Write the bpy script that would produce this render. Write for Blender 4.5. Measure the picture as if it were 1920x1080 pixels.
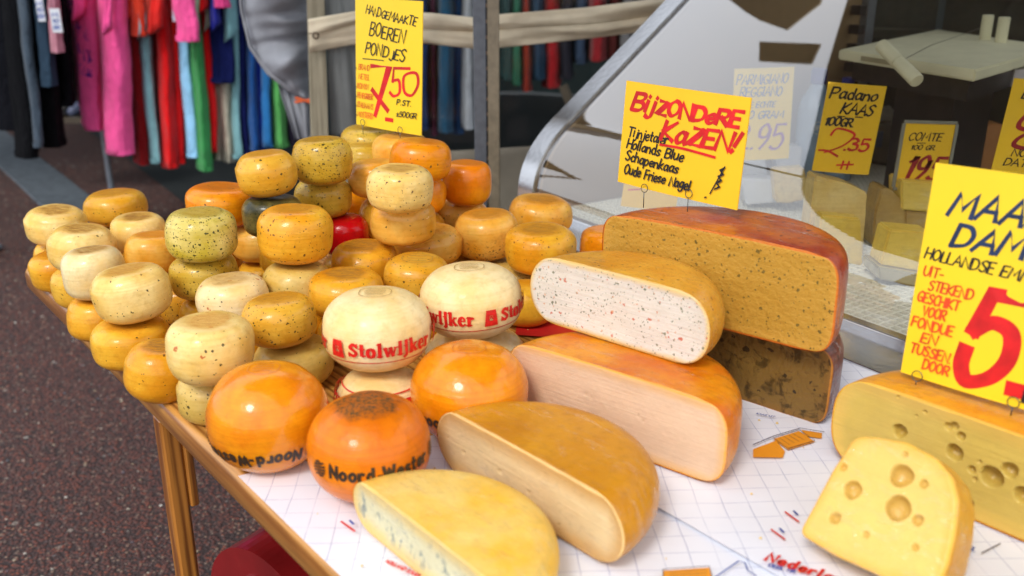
import bpy, bmesh, math, random
import numpy as np
from mathutils import Vector, Matrix, noise
random.seed(7); rng = np.random.default_rng(7)
PI = math.pi
scn = bpy.context.scene
for o in list(bpy.data.objects): bpy.data.objects.remove(o)
COL = scn.collection

# ------------------------------------------------------------------ camera, sky, sun, exposure
FPX = 1750.0; PITCH = math.radians(19.5); CAMZ = 1.27; T = 0.77
cam_d = bpy.data.cameras.new('camera'); cam = bpy.data.objects.new('camera', cam_d); COL.objects.link(cam)
cam.location = (0, 0, CAMZ); cam.rotation_euler = (PI/2-PITCH, 0, 0)
cam_d.sensor_width = 36; cam_d.lens = FPX/1920*36; cam_d.clip_start = .05; cam_d.clip_end = 300
cam_d.dof.use_dof = True; cam_d.dof.focus_distance = 1.22; cam_d.dof.aperture_fstop = 4.5
scn.camera = cam
world = bpy.data.worlds.new('World'); scn.world = world; world.use_nodes = True
wn = world.node_tree.nodes; wl = world.node_tree.links
bgn = wn['Background']; sky = wn.new('ShaderNodeTexSky'); sky.sky_type = 'NISHITA'; sky.sun_disc = False
SUN_EL = math.radians(47); SUN_AZ = math.radians(207)      # compass style: behind the camera, a little left
sky.sun_elevation = SUN_EL; sky.sun_rotation = SUN_AZ; sky.air_density = 1.0; sky.dust_density = 4.0; sky.ozone_density = 1.0
hs = wn.new('ShaderNodeHueSaturation'); hs.inputs['Saturation'].default_value = .28   # overcast: nearly white sky
mxw = wn.new('ShaderNodeMix'); mxw.data_type = 'RGBA'; mxw.inputs[0].default_value = .78; mxw.inputs[7].default_value = (9.2, 9.6, 10.4, 1)   # even cloud cover over the clear sky
wl.new(sky.outputs[0], hs.inputs['Color']); wl.new(hs.outputs[0], mxw.inputs[6]); wl.new(mxw.outputs[2], bgn.inputs[0]); bgn.inputs[1].default_value = .13
sun_d = bpy.data.lights.new('sun', 'SUN'); sun_d.energy = 1.5; sun_d.angle = math.radians(16); sun_d.color = (1, .95, .88)
sun = bpy.data.objects.new('sun', sun_d); COL.objects.link(sun)
sdir = Vector((math.sin(SUN_AZ)*math.cos(SUN_EL), math.cos(SUN_AZ)*math.cos(SUN_EL), math.sin(SUN_EL)))
sun.rotation_euler = sdir.to_track_quat('Z', 'Y').to_euler()
scn.view_settings.view_transform = 'Standard'; scn.view_settings.look = 'None'
scn.view_settings.exposure = 0.32; scn.view_settings.gamma = 1
scn.render.engine = 'CYCLES'

# ------------------------------------------------------------------ helpers
F = Vector((0, math.cos(PITCH), -math.sin(PITCH))); U = Vector((0, math.sin(PITCH), math.cos(PITCH))); R = Vector((1, 0, 0))
CAM = Vector((0, 0, CAMZ))
def ray(x, y): return F + R*((x-960)/FPX) - U*((y-540)/FPX)
def at(x, y, z):
    d = ray(x, y); return CAM + d*((z-CAMZ)/d.z)
def at_y(x, y, Y):
    d = ray(x, y); return CAM + d*(Y/d.y)
def hit(x, y, n, p):
    d = ray(x, y); return CAM + d*((Vector(p)-CAM).dot(n)/d.dot(n))

def finish(name, me, mat, parent, world):
    mats = mat if isinstance(mat, (list, tuple)) else [mat]
    for m in mats: me.materials.append(m)
    o = bpy.data.objects.new(name, me); COL.objects.link(o)
    if parent is not None:
        o.parent = parent
        if world: me.transform(FR[parent].inverted())
    return o
FR = {}
def mesh(name, V, Fc, mat, parent=None, world=False, smooth=False, fmat=None):
    me = bpy.data.meshes.new(name); me.from_pydata([tuple(v) for v in V], [], [tuple(f) for f in Fc])
    if smooth: me.polygons.foreach_set('use_smooth', [True]*len(me.polygons))
    if fmat is not None: me.polygons.foreach_set('material_index', fmat)
    me.update(); return finish(name, me, mat, parent, world)
def bm_mesh(name, bm, mat, parent=None, world=False, smooth=False, recalc=True):
    if recalc: bmesh.ops.recalc_face_normals(bm, faces=bm.faces)
    me = bpy.data.meshes.new(name); bm.to_mesh(me); bm.free()
    if smooth: me.polygons.foreach_set('use_smooth', [True]*len(me.polygons))
    return finish(name, me, mat, parent, world)
def empty(name, loc=(0, 0, 0), rz=0, rot=None):
    o = bpy.data.objects.new(name, None); COL.objects.link(o); o.location = loc
    o.rotation_euler = rot if rot is not None else (0, 0, rz); o.empty_display_size = .05
    FR[o] = Matrix.Translation(Vector(loc)) @ o.rotation_euler.to_matrix().to_4x4()
    return o
def tag(o, label=None, cat=None, group=None, kind=None):
    if label: o['label'] = label
    if cat: o['category'] = cat
    if group: o['group'] = group
    if kind: o['kind'] = kind
    return o
def frame_box(bm, M, sx, sy, sz, bev=0, seg=2):
    r = bmesh.ops.create_cube(bm, size=1, matrix=M @ Matrix.Diagonal((sx, sy, sz, 1)))
    if bev:
        es = list({e for v in r['verts'] for e in v.link_edges})
        bmesh.ops.bevel(bm, geom=es, offset=bev, segments=seg, affect='EDGES', profile=.5)
def box(bm, c, s, rz=0, bev=0, seg=2):
    frame_box(bm, Matrix.Translation(Vector(c)) @ Matrix.Rotation(rz, 4, 'Z'), s[0], s[1], s[2], bev, seg)
def bar(bm, p, q, w, h, bev=0, up=Vector((0, 0, 1))):
    p = Vector(p); q = Vector(q); d = q-p; L = d.length; d.normalize()
    s = d.cross(up).normalized(); u = s.cross(d)
    M = Matrix((( s.x, d.x, u.x, (p.x+q.x)/2), (s.y, d.y, u.y, (p.y+q.y)/2), (s.z, d.z, u.z, (p.z+q.z)/2), (0, 0, 0, 1)))
    frame_box(bm, M, w, L, h, bev)
def tube(bm, pts, r, n=10, closed=False):
    pts = [Vector(p) for p in pts]; N = len(pts); rings = []
    for i, p in enumerate(pts):
        if closed: t = pts[(i+1) % N]-pts[i-1]
        else: t = pts[min(i+1, N-1)]-pts[max(i-1, 0)]
        t.normalize(); a = t.cross(Vector((.3, .2, 1)) if abs(t.z) < .95 else Vector((1, .1, 0))).normalized(); b = t.cross(a)
        rr = r[i] if isinstance(r, (list, tuple)) else r
        rings.append([bm.verts.new(p+(a*math.cos(k*2*PI/n)+b*math.sin(k*2*PI/n))*rr) for k in range(n)])
    for i in range(N if closed else N-1):
        A = rings[i]; B = rings[(i+1) % N]
        for k in range(n): bm.faces.new((A[k], A[(k+1) % n], B[(k+1) % n], B[k]))
    if not closed: bm.faces.new(rings[0][::-1]); bm.faces.new(rings[-1])
def prism(bm, poly, off):
    """poly: world points, extruded by vector off"""
    off = Vector(off); a = [bm.verts.new(p) for p in poly]; b = [bm.verts.new(Vector(p)+off) for p in poly]
    bm.faces.new(a[::-1]); bm.faces.new(b); n = len(poly)
    for i in range(n): bm.faces.new((a[i], a[(i+1) % n], b[(i+1) % n], b[i]))

# ------------------------------------------------------------------ materials
def mat(name):
    m = bpy.data.materials.new(name); m.use_nodes = True; nt = m.node_tree
    return m, nt.nodes, nt.links, nt.nodes['Principled BSDF']
def setp(b, **k):
    for n, v in k.items(): b.inputs[n.replace('_', ' ')].default_value = v
def rgba(c): return (c[0], c[1], c[2], 1)
def tex_noise(N, L, co, scale, detail=3, rough=.5, dist=0):
    n = N.new('ShaderNodeTexNoise'); n.inputs['Scale'].default_value = scale; n.inputs['Detail'].default_value = detail
    n.inputs['Roughness'].default_value = rough; n.inputs['Distortion'].default_value = dist; L.new(co, n.inputs['Vector']); return n.outputs[0]
def ramp(N, L, fac, stops):
    r = N.new('ShaderNodeValToRGB'); e = r.color_ramp.elements
    while len(e) < len(stops): e.new(.5)
    for i, (p, c) in enumerate(stops): e[i].position = p; e[i].color = rgba(c) if not isinstance(c, (int, float)) else (c, c, c, 1)
    L.new(fac, r.inputs[0]); return r.outputs[0]
def math_n(N, L, op, a, b=None, c=None):
    m = N.new('ShaderNodeMath'); m.operation = op
    for i, v in enumerate((a, b, c)):
        if v is None: continue
        if isinstance(v, (int, float)): m.inputs[i].default_value = v
        else: L.new(v, m.inputs[i])
    return m.outputs[0]
def mix(N, L, fac, a, b, mode='MIX'):
    m = N.new('ShaderNodeMix'); m.data_type = 'RGBA'; m.blend_type = mode
    ins = [m.inputs[0], m.inputs[6], m.inputs[7]]
    for i, v in zip(ins, (fac, a, b)):
        if isinstance(v, (int, float)): i.default_value = v
        elif isinstance(v, (tuple, list)): i.default_value = rgba(v)
        else: L.new(v, i)
    return m.outputs[2]
def coords(N, L, scale=(1, 1, 1), rot=(0, 0, 0), loc=(0, 0, 0)):
    t = N.new('ShaderNodeTexCoord'); mp = N.new('ShaderNodeMapping')
    mp.inputs['Scale'].default_value = scale; mp.inputs['Rotation'].default_value = rot; mp.inputs['Location'].default_value = loc
    L.new(t.outputs['Object'], mp.inputs['Vector']); return mp.outputs[0], t.outputs['Object']
def bump(N, L, b, h, strength=.3, dist=.002, inp='Normal'):
    n = N.new('ShaderNodeBump'); n.inputs['Strength'].default_value = strength; n.inputs['Distance'].default_value = dist
    L.new(h, n.inputs['Height']); L.new(n.outputs[0], b.inputs[inp])
def plain(name, c, rough=.5, metal=0, var=.12, vs=30, bmp=0, bs=200, **k):
    m, N, L, b = mat(name); co, _ = coords(N, L); n = tex_noise(N, L, co, vs, 4)
    L.new(ramp(N, L, n, [(.3, tuple(x*(1-var) for x in c)), (.7, tuple(min(1, x*(1+var)) for x in c))]), b.inputs['Base Color'])
    setp(b, Roughness=rough, Metallic=metal, **k)
    if bmp: bump(N, L, b, tex_noise(N, L, co, bs, 3), bmp)
    return m
def specks(N, L, co, scale, size, dens, seed=0, stretch=1.0):
    """mask of dark flecks: voronoi cells, kept by the random colour of the cell"""
    mp = N.new('ShaderNodeMapping'); mp.inputs['Location'].default_value = (seed*1.3, seed*.7, seed*.37)
    mp.inputs['Scale'].default_value = (1, 1, stretch); mp.inputs['Rotation'].default_value = (.5, .3, .2)
    nz = N.new('ShaderNodeTexNoise'); nz.inputs['Scale'].default_value = scale*1.7; L.new(co, nz.inputs['Vector'])
    va = N.new('ShaderNodeVectorMath'); va.operation = 'SCALE'; va.inputs['Scale'].default_value = .9/scale
    L.new(nz.outputs['Color'], va.inputs[0]); vb = N.new('ShaderNodeVectorMath'); vb.operation = 'ADD'
    L.new(co, vb.inputs[0]); L.new(va.outputs[0], vb.inputs[1]); L.new(vb.outputs[0], mp.inputs['Vector'])
    v = N.new('ShaderNodeTexVoronoi'); v.inputs['Scale'].default_value = scale; L.new(mp.outputs[0], v.inputs['Vector'])
    sep = N.new('ShaderNodeSeparateColor'); L.new(v.outputs['Color'], sep.inputs[0])
    sz = math_n(N, L, 'MULTIPLY', sep.outputs[1], size)
    near = math_n(N, L, 'LESS_THAN', v.outputs['Distance'], sz)
    keep = math_n(N, L, 'GREATER_THAN', sep.outputs[0], 1-dens)
    return math_n(N, L, 'MULTIPLY', near, keep), sep.outputs[2]

def rind(name, c1, c2, sp=0, spc=(.03, .03, .01), spscale=195, stamp=.6, h=.06, D=.09, seed=0, red=0, low=0, rough=.3, coat=.5,
         mould=0, stampc=(.30, .14, .03), wrap=0):
    m, N, L, b = mat(name); co, ob = coords(N, L, loc=(seed*3.1, seed*1.7, seed*.9))
    n1 = tex_noise(N, L, co, 22, 4, .6); n2 = tex_noise(N, L, co, 90, 5, .65)
    n0 = tex_noise(N, L, co, 9, 3, .6, .5)
    col = mix(N, L, ramp(N, L, math_n(N, L, 'ADD', math_n(N, L, 'MULTIPLY', n1, .55), math_n(N, L, 'MULTIPLY', n0, .45)), [(.40, 0), (.60, 1)]), c1, c2)
    sx = N.new('ShaderNodeSeparateXYZ'); L.new(ob, sx.inputs[0])
    # horizontal bandage/knife lines
    cb, _ = coords(N, L, scale=(6, 6, 260), loc=(seed, 0, 0)); ln = tex_noise(N, L, cb, 1, 3, .6)
    col = mix(N, L, math_n(N, L, 'MULTIPLY', ramp(N, L, ln, [(.45, 0), (.75, 1)]), .35), col, tuple(x*.72 for x in c2))
    col = mix(N, L, math_n(N, L, 'MULTIPLY', ramp(N, L, n2, [(.5, 0), (.72, 1)]), .38), col, tuple(x*.6 for x in c2))
    # flecks of herbs under the rind
    if sp:
        sp = min(.75, sp*1.5+.02)
        s1, _ = specks(N, L, co, spscale, .38, sp, seed)
        s2, _ = specks(N, L, co, spscale*2.1, .40, sp*.9, seed+5)
        s = math_n(N, L, 'MAXIMUM', s1, s2)
        if low:
            g = N.new('ShaderNodeMapRange'); g.inputs[1].default_value = h*.62; g.inputs[2].default_value = h*.2; L.new(sx.outputs[2], g.inputs[0])
            s = math_n(N, L, 'MULTIPLY', s, g.outputs[0])
        col = mix(N, L, math_n(N, L, 'MULTIPLY', s, .9), col, spc)
    if red:
        s, _ = specks(N, L, co, 110, .34, red, seed+9)
        col = mix(N, L, math_n(N, L, 'MULTIPLY', s, .8), col, (.45, .07, .01))
    if stamp:
        r2 = math_n(N, L, 'ADD', math_n(N, L, 'MULTIPLY', sx.outputs[0], sx.outputs[0]), math_n(N, L, 'MULTIPLY', sx.outputs[1], sx.outputs[1]))
        rr = math_n(N, L, 'DIVIDE', math_n(N, L, 'SQRT', r2), D/2)
        rr = math_n(N, L, 'ADD', rr, math_n(N, L, 'MULTIPLY', math_n(N, L, 'SUBTRACT', tex_noise(N, L, co, 60, 3), .5), .5))
        disk = ramp(N, L, rr, [(.40, 1), (.56, 0)])
        top = math_n(N, L, 'GREATER_THAN', sx.outputs[2], h*.72)
        cs, _ = coords(N, L, scale=(60, 420, 60), rot=(0, 0, seed*1.1), loc=(seed, 0, 0)); st = tex_noise(N, L, cs, 1, 4, .75)
        lines = ramp(N, L, st, [(.44, .35), (.55, 1)]) if not mould else ramp(N, L, tex_noise(N, L, co, 260, 5, .7), [(.42, .35), (.60, 1)])
        halo = math_n(N, L, 'MULTIPLY', math_n(N, L, 'MULTIPLY', ramp(N, L, rr, [(.5, 1), (.78, 0)]), top), .55)
        col = mix(N, L, halo, col, (c2[0]*.72, c2[1]*.60, c2[2]*.35))
        f = math_n(N, L, 'MULTIPLY', math_n(N, L, 'MULTIPLY', math_n(N, L, 'MULTIPLY', disk, top), lines), stamp)
        col = mix(N, L, f, col, stampc)
        dull = math_n(N, L, 'MULTIPLY', math_n(N, L, 'MULTIPLY', disk, top), .85)
    L.new(col, b.inputs['Base Color'])
    setp(b, Roughness=rough, Coat_Weight=coat*.55, Coat_Roughness=.10, Specular_IOR_Level=.22, Subsurface_Weight=.06, Subsurface_Scale=.005)
    b.inputs['Subsurface Radius'].default_value = (1, .5, .2)
    if stamp:
        k_ = math_n(N, L, 'SUBTRACT', 1.0, dull); L.new(math_n(N, L, 'MULTIPLY', k_, coat*.55), b.inputs['Coat Weight']); L.new(math_n(N, L, 'MULTIPLY', k_, .22), b.inputs['Specular IOR Level'])
    hh = math_n(N, L, 'ADD', math_n(N, L, 'MULTIPLY', n2, .6), math_n(N, L, 'MULTIPLY', ln, .5))
    sc_ = tex_noise(N, L, co, 38, 4, .7, .4); bump(N, L, b, math_n(N, L, 'ADD', hh, math_n(N, L, 'MULTIPLY', sc_, 1.1)), .55, .0018)
    if wrap:
        cw, _ = coords(N, L, scale=(14, 14, 55), rot=(.3, .2, .5), loc=(seed, 2, 0)); w = tex_noise(N, L, cw, 1.2, 5, .62, 1.6)
        bump(N, L, b, w, 1.0, .016*wrap, 'Coat Normal'); setp(b, Coat_Roughness=.05)
        cm, _ = coords(N, L, scale=(11, 52, 22), rot=(0, 0, .5), loc=(seed*2, 0, 1)); setp(b, Coat_IOR=1.95); L.new(ramp(N, L, tex_noise(N, L, cm, 1.3, 6, .68, 1.2), [(.50, .06), (.56, .4), (.63, 1)]), b.inputs['Coat Weight'])
    return m

def paste(name, c, c_rim, c_rind, rimw=.018, sp=0, spc=(.05, .04, .02), spscale=170, red=0, seed=0, veins=0, wrap=0, hole=0, crumb=0, stretch=1, rough=.38, blotch=0):
    m, N, L, b = mat(name); co, _ = coords(N, L, loc=(seed*2.2, seed*1.1, seed))
    at_ = N.new('ShaderNodeAttribute'); at_.attribute_name = 'rim'
    n1 = tex_noise(N, L, co, 30, 4, .6); n2 = tex_noise(N, L, co, 160, 4, .6)
    d = math_n(N, L, 'ADD', at_.outputs['Fac'], math_n(N, L, 'MULTIPLY', math_n(N, L, 'SUBTRACT', n1, .5), .008))
    g = N.new('ShaderNodeMapRange'); g.inputs[1].default_value = .002; g.inputs[2].default_value = rimw; g.interpolation_type = 'SMOOTHSTEP'; L.new(d, g.inputs[0])
    core = mix(N, L, ramp(N, L, n1, [(.3, 0), (.7, 1)]), c, tuple(x*.9 for x in c))
    core = mix(N, L, math_n(N, L, 'MULTIPLY', ramp(N, L, n2, [(.55, 0), (.8, 1)]), .35), core, tuple(min(1, x*1.12) for x in c))
    col = mix(N, L, g.outputs[0], c_rim, core)
    if sp:
        s1, _ = specks(N, L, co, spscale, .38, sp, seed, stretch); s2, _ = specks(N, L, co, spscale*1.9, .42, sp, seed+3)
        col = mix(N, L, math_n(N, L, 'MULTIPLY', math_n(N, L, 'MAXIMUM', s1, s2), .88), col, spc)
    if blotch:
        bl = ramp(N, L, tex_noise(N, L, co, 48, 4, .65, .8), [(.52, 0), (.64, 1)])
        col = mix(N, L, math_n(N, L, 'MULTIPLY', bl, blotch), col, tuple(x*.22 for x in c))
    if red:
        s, _ = specks(N, L, co, 150, .36, red, seed+9); col = mix(N, L, math_n(N, L, 'MULTIPLY', s, .85), col, (.50, .06, .01))
        s, _ = specks(N, L, co, 230, .36, red, seed+12); col = mix(N, L, math_n(N, L, 'MULTIPLY', s, .7), col, (.62, .22, .04))
    if veins:
        cv, _ = coords(N, L, scale=(150, 150, 70), loc=(seed, 0, 0)); v = tex_noise(N, L, cv, 1, 4, .65, 1.0)
        vm = ramp(N, L, v, [(.51, 0), (.60, 1)])
        big = ramp(N, L, tex_noise(N, L, co, 38, 2), [(.40, 0), (.52, 1)])
        vm = math_n(N, L, 'MULTIPLY', math_n(N, L, 'MULTIPLY', vm, big), g.outputs[0])
        col = mix(N, L, math_n(N, L, 'MULTIPLY', vm, veins), col, (.12, .18, .20))
    # rind line along the rim
    edge = math_n(N, L, 'LESS_THAN', math_n(N, L, 'ADD', at_.outputs['Fac'], math_n(N, L, 'MULTIPLY', math_n(N, L, 'SUBTRACT', n1, .5), .002)), .0022)
    col = mix(N, L, edge, col, c_rind)
    ck, _ = coords(N, L, scale=(7, 7, 230), rot=(0, .06, 0), loc=(seed, 0, 0)); kn = tex_noise(N, L, ck, 1, 4, .65, .5)
    col = mix(N, L, math_n(N, L, 'MULTIPLY', ramp(N, L, kn, [(.42, 0), (.62, 1)]), .22 if not crumb else .05), col, tuple(x*.80 for x in c))
    ct = ramp(N, L, tex_noise(N, L, co, 13, 4, .7, .6), [(.35, 0), (.7, 1)])
    col = mix(N, L, math_n(N, L, 'MULTIPLY', ct, .20), col, tuple(x*y for x, y in zip(c, (.88, .78, .62))))
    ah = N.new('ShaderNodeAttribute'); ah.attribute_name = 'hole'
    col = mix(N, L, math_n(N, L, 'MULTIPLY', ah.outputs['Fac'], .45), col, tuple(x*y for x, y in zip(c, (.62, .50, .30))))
    L.new(col, b.inputs['Base Color'])
    setp(b, Roughness=rough, Coat_Weight=.15, Coat_Roughness=.2, Specular_IOR_Level=.25, Subsurface_Weight=.10, Subsurface_Scale=.006)
    b.inputs['Subsurface Radius'].default_value = (1, .55, .25)
    hh = math_n(N, L, 'ADD', math_n(N, L, 'ADD', n1, math_n(N, L, 'MULTIPLY', kn, .8 if not crumb else .2)), math_n(N, L, 'MULTIPLY', n2, .7 if not crumb else 1.5)); bump(N, L, b, hh, .6 if not crumb else .9, .0016)
    if wrap:
        cw, _ = coords(N, L, scale=(16, 16, 40), rot=(.1, .6, .2), loc=(seed, 2, 0)); w = tex_noise(N, L, cw, 1.2, 5, .62, 1.8)
        bump(N, L, b, w, 1.0, .012*wrap, 'Coat Normal'); setp(b, Coat_Roughness=.05, Coat_IOR=1.9); cm, _ = coords(N, L, scale=(30, 30, 70), rot=(0, .5, .3), loc=(seed*2, 0, 1)); L.new(ramp(N, L, tex_noise(N, L, cm, 1.0, 6, .7, 1.5), [(.50, .08), (.56, .4), (.63, 1)]), b.inputs['Coat Weight'])
    return m

def wood(name, c1, c2, axis_rot, scale=1, rough=.35, coat=.3):
    m, N, L, b = mat(name); co, _ = coords(N, L, scale=(55*scale, 3.2*scale, 55*scale), rot=(0, 0, axis_rot))
    w = tex_noise(N, L, co, 1, 6, .62, .9); co2, _ = coords(N, L, scale=(240, 10, 240), rot=(0, 0, axis_rot)); w2 = tex_noise(N, L, co2, 1, 3)
    rings = N.new('ShaderNodeTexWave'); rings.bands_direction = 'X'; rings.inputs['Scale'].default_value = .55; rings.inputs['Distortion'].default_value = 7; rings.inputs['Detail'].default_value = 2.5
    L.new(co, rings.inputs['Vector'])
    f = math_n(N, L, 'ADD', math_n(N, L, 'MULTIPLY', w, .55), math_n(N, L, 'MULTIPLY', rings.outputs['Fac'], .45))
    col = ramp(N, L, f, [(.28, c2), (.52, c1), (.8, tuple(min(1, x*1.25) for x in c1))])
    col = mix(N, L, math_n(N, L, 'MULTIPLY', ramp(N, L, w2, [(.5, 0), (.75, 1)]), .5), col, tuple(x*.5 for x in c2))
    L.new(col, b.inputs['Base Color']); setp(b, Roughness=rough, Coat_Weight=coat, Coat_Roughness=.2); bump(N, L, b, f, .35, .0015); return m

def cloth_m(name, c, print_c=None, seed=0):
    m, N, L, b = mat(name); co, ob = coords(N, L, loc=(seed, seed*2, 0)); n = tex_noise(N, L, co, 9, 4, .6)
    col = ramp(N, L, n, [(.3, tuple(x*.82 for x in c)), (.7, tuple(min(1, x*1.1) for x in c))])
    if print_c:
        sp = N.new('ShaderNodeSeparateXYZ'); L.new(ob, sp.inputs[0])
        cs, _ = coords(N, L, scale=(30, 30, 24), loc=(seed, 0, 3)); t = ramp(N, L, tex_noise(N, L, cs, 1, 4, .7, .8), [(.53, 0), (.57, 1)])
        g1 = math_n(N, L, 'GREATER_THAN', sp.outputs[2], .80-.0); g2 = math_n(N, L, 'LESS_THAN', math_n(N, L, 'ABSOLUTE', math_n(N, L, 'ADD', sp.outputs[0], .02)), .05)
        col = mix(N, L, math_n(N, L, 'MULTIPLY', math_n(N, L, 'MULTIPLY', t, g1), g2), col, print_c)
    L.new(col, b.inputs['Base Color']); setp(b, Roughness=.9, Sheen_Weight=.12 if max(c) > .1 else 0, Specular_IOR_Level=.15)
    c2, _ = coords(N, L, scale=(26, 26, 9), loc=(seed, 0, 0)); w_ = tex_noise(N, L, c2, 1, 4, .6, 1.2); bump(N, L, b, w_, 1.0, .022); return m

M_steel = plain('brushed_steel', (.62, .63, .65), .24, 1, .06, 12, .15, 90)
M_white_pl = plain('white_plastic_grid', (.85, .82, .70), .45, 0, .08)
M_board = plain('polyethylene', (.80, .75, .50), .5, 0, .09, 14, .2, 300)
M_black = plain('black_plastic', (.012, .012, .014), .4)
M_tan = plain('tan_side_panel', (.30, .19, .085), .55, 0, .08, 6)
M_yellow = plain('yellow_card', (.90, .62, .012), .42, 0, .03, 20, .05, 60, Coat_Weight=.25, Coat_Roughness=.2)
M_yellow2 = plain('yellow_card_warm', (.88, .53, .010), .45, 0, .03, 20, Coat_Weight=.2)
M_ylw_pale = plain('pale_yellow_card', (.80, .70, .25), .5, 0, .03)
M_inkb = plain('black_marker', (.010, .010, .014), .35, 0, .2)
M_inkr = plain('red_marker', (.60, .010, .012), .35, 0, .3, 40)
M_inko = plain('orange_red_marker', (.72, .06, .01), .4, 0, .3, 40)
M_inkdr = plain('dark_red_marker', (.33, .008, .015), .35, 0, .3, 40)
M_inkblue = plain('blue_ink', (.02, .07, .34), .4)
M_inkblack_fade = plain('faded_black_print', (.045, .025, .012), .4, 0, .4, 300)
M_red_print = plain('red_wax_print', (.62, .015, .012), .35, 0, .25, 200)
M_faint = plain('faint_brown_print', (.42, .26, .07), .4, 0, .2, 300)
M_orange_faint = plain('faint_orange_print', (.62, .20, .01), .35, 0, .2, 200)
M_holder = None
def glass_m(name, ior=1.5, tint=(1, 1, 1), rough=0.0, panes=1.0):
    m, N, L, b = mat(name); N.remove(b); out = [n for n in N if n.type == 'OUTPUT_MATERIAL'][0]
    tr = N.new('ShaderNodeBsdfTransparent'); tr.inputs[0].default_value = rgba(tint); gl = N.new('ShaderNodeBsdfGlossy'); gl.inputs['Roughness'].default_value = rough
    fr = N.new('ShaderNodeFresnel'); fr.inputs[0].default_value = ior; geo = N.new('ShaderNodeNewGeometry')
    f = math_n(N, L, 'MULTIPLY', math_n(N, L, 'MINIMUM', math_n(N, L, 'MULTIPLY', fr.outputs[0], panes), .9), math_n(N, L, 'SUBTRACT', 1.0, geo.outputs['Backfacing']))
    mx = N.new('ShaderNodeMixShader'); L.new(f, mx.inputs[0]); L.new(tr.outputs[0], mx.inputs[1]); L.new(gl.outputs[0], mx.inputs[2]); L.new(mx.outputs[0], out.inputs[0])
    return m
M_glass = glass_m('display_glass', 1.5, (.96, .97, .965), 0.0, 5.0)
M_clear = glass_m('clear_film', 1.45, (.95, .96, .95), .08)

# ------------------------------------------------------------------ ground
gm, N, L, b = mat('aggregate_asphalt')
co, _ = coords(N, L); v1 = N.new('ShaderNodeTexVoronoi'); v1.inputs['Scale'].default_value = 125; L.new(co, v1.inputs['Vector'])
sp = N.new('ShaderNodeSeparateColor'); L.new(v1.outputs['Color'], sp.inputs[0])
c = ramp(N, L, sp.outputs[0], [(0, (.12, .036, .028)), (.30, (.20, .062, .045)), (.5, (.070, .032, .030)), (.68, (.34, .080, .036)), (.84, (.10, .080, .080)), (.95, (.36, .24, .17))])
c = mix(N, L, ramp(N, L, v1.outputs['Distance'], [(.25, 0), (.62, 1)]), c, (.022, .016, .017))
v2 = N.new('ShaderNodeTexVoronoi'); v2.inputs['Scale'].default_value = 33; L.new(co, v2.inputs['Vector'])
s2 = N.new('ShaderNodeSeparateColor'); L.new(v2.outputs['Color'], s2.inputs[0])
st = math_n(N, L, 'MULTIPLY', math_n(N, L, 'LESS_THAN', v2.outputs['Distance'], math_n(N, L, 'MULTIPLY', s2.outputs[1], .26)), math_n(N, L, 'GREATER_THAN', s2.outputs[0], .72))
c = mix(N, L, st, c, ramp(N, L, s2.outputs[2], [(0, (.30, .27, .23)), (.5, (.18, .06, .035)), (.8, (.09, .10, .12)), (1, (.4, .38, .33))]))
big = tex_noise(N, L, co, 1.3, 4, .6); c = mix(N, L, ramp(N, L, big, [(.35, .0), (.7, .5)]), c, (.060, .026, .022))
L.new(c, b.inputs['Base Color']); setp(b, Roughness=.8)
bump(N, L, b, math_n(N, L, 'SUBTRACT', 1.0, v1.outputs['Distance']), .8, .006)
M_ground = gm
M_dark = plain('dark_asphalt', (.014, .019, .021), .75, 0, .3, 40, .6, 160)
ground = tag(mesh('ground', [(-60, -40, 0), (60, -40, 0), (60, 90, 0), (-60, 90, 0)], [(0, 1, 2, 3)], M_ground), kind='structure')
road = [at(110, 205, 0), at(240, 300, 0), at(372, 402, 0), at(560, 620, 0), Vector((.6, 2.4, 0)), Vector((14, 2.4, 0)), Vector((14, 40, 0)), Vector((-8, 40, 0)), Vector((-6.5, 14, 0))]
tag(mesh('dark_asphalt_road', [(p.x, p.y, .004) for p in road], [tuple(range(len(road)))], M_dark), kind='structure')
# strip of slabs crossing the ground
strip = empty('slab_strip', at(60, 330, 0)); tag(strip, kind='structure')
M_slab = plain('bluish_concrete', (.085, .105, .125), .8, 0, .25, 25, .4, 120)
pa = at(20, 290, 0); pb = at(132, 385, 0); dd = (pb-pa).normalized(); nn = Vector((-dd.y, dd.x, 0))
sw = .27
for k in range(-5, 9):
    bm = bmesh.new(); cpt = pa + dd*(k*.52+.25)
    M = Matrix.Translation((cpt.x, cpt.y, .003+.002*random.random())) @ Matrix.Rotation(math.atan2(dd.y, dd.x)+random.uniform(-.008, .008), 4, 'Z')
    frame_box(bm, M, .505, sw, .016, .004, 1); bm_mesh('paving_slab', bm, M_slab, strip, True)
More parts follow.
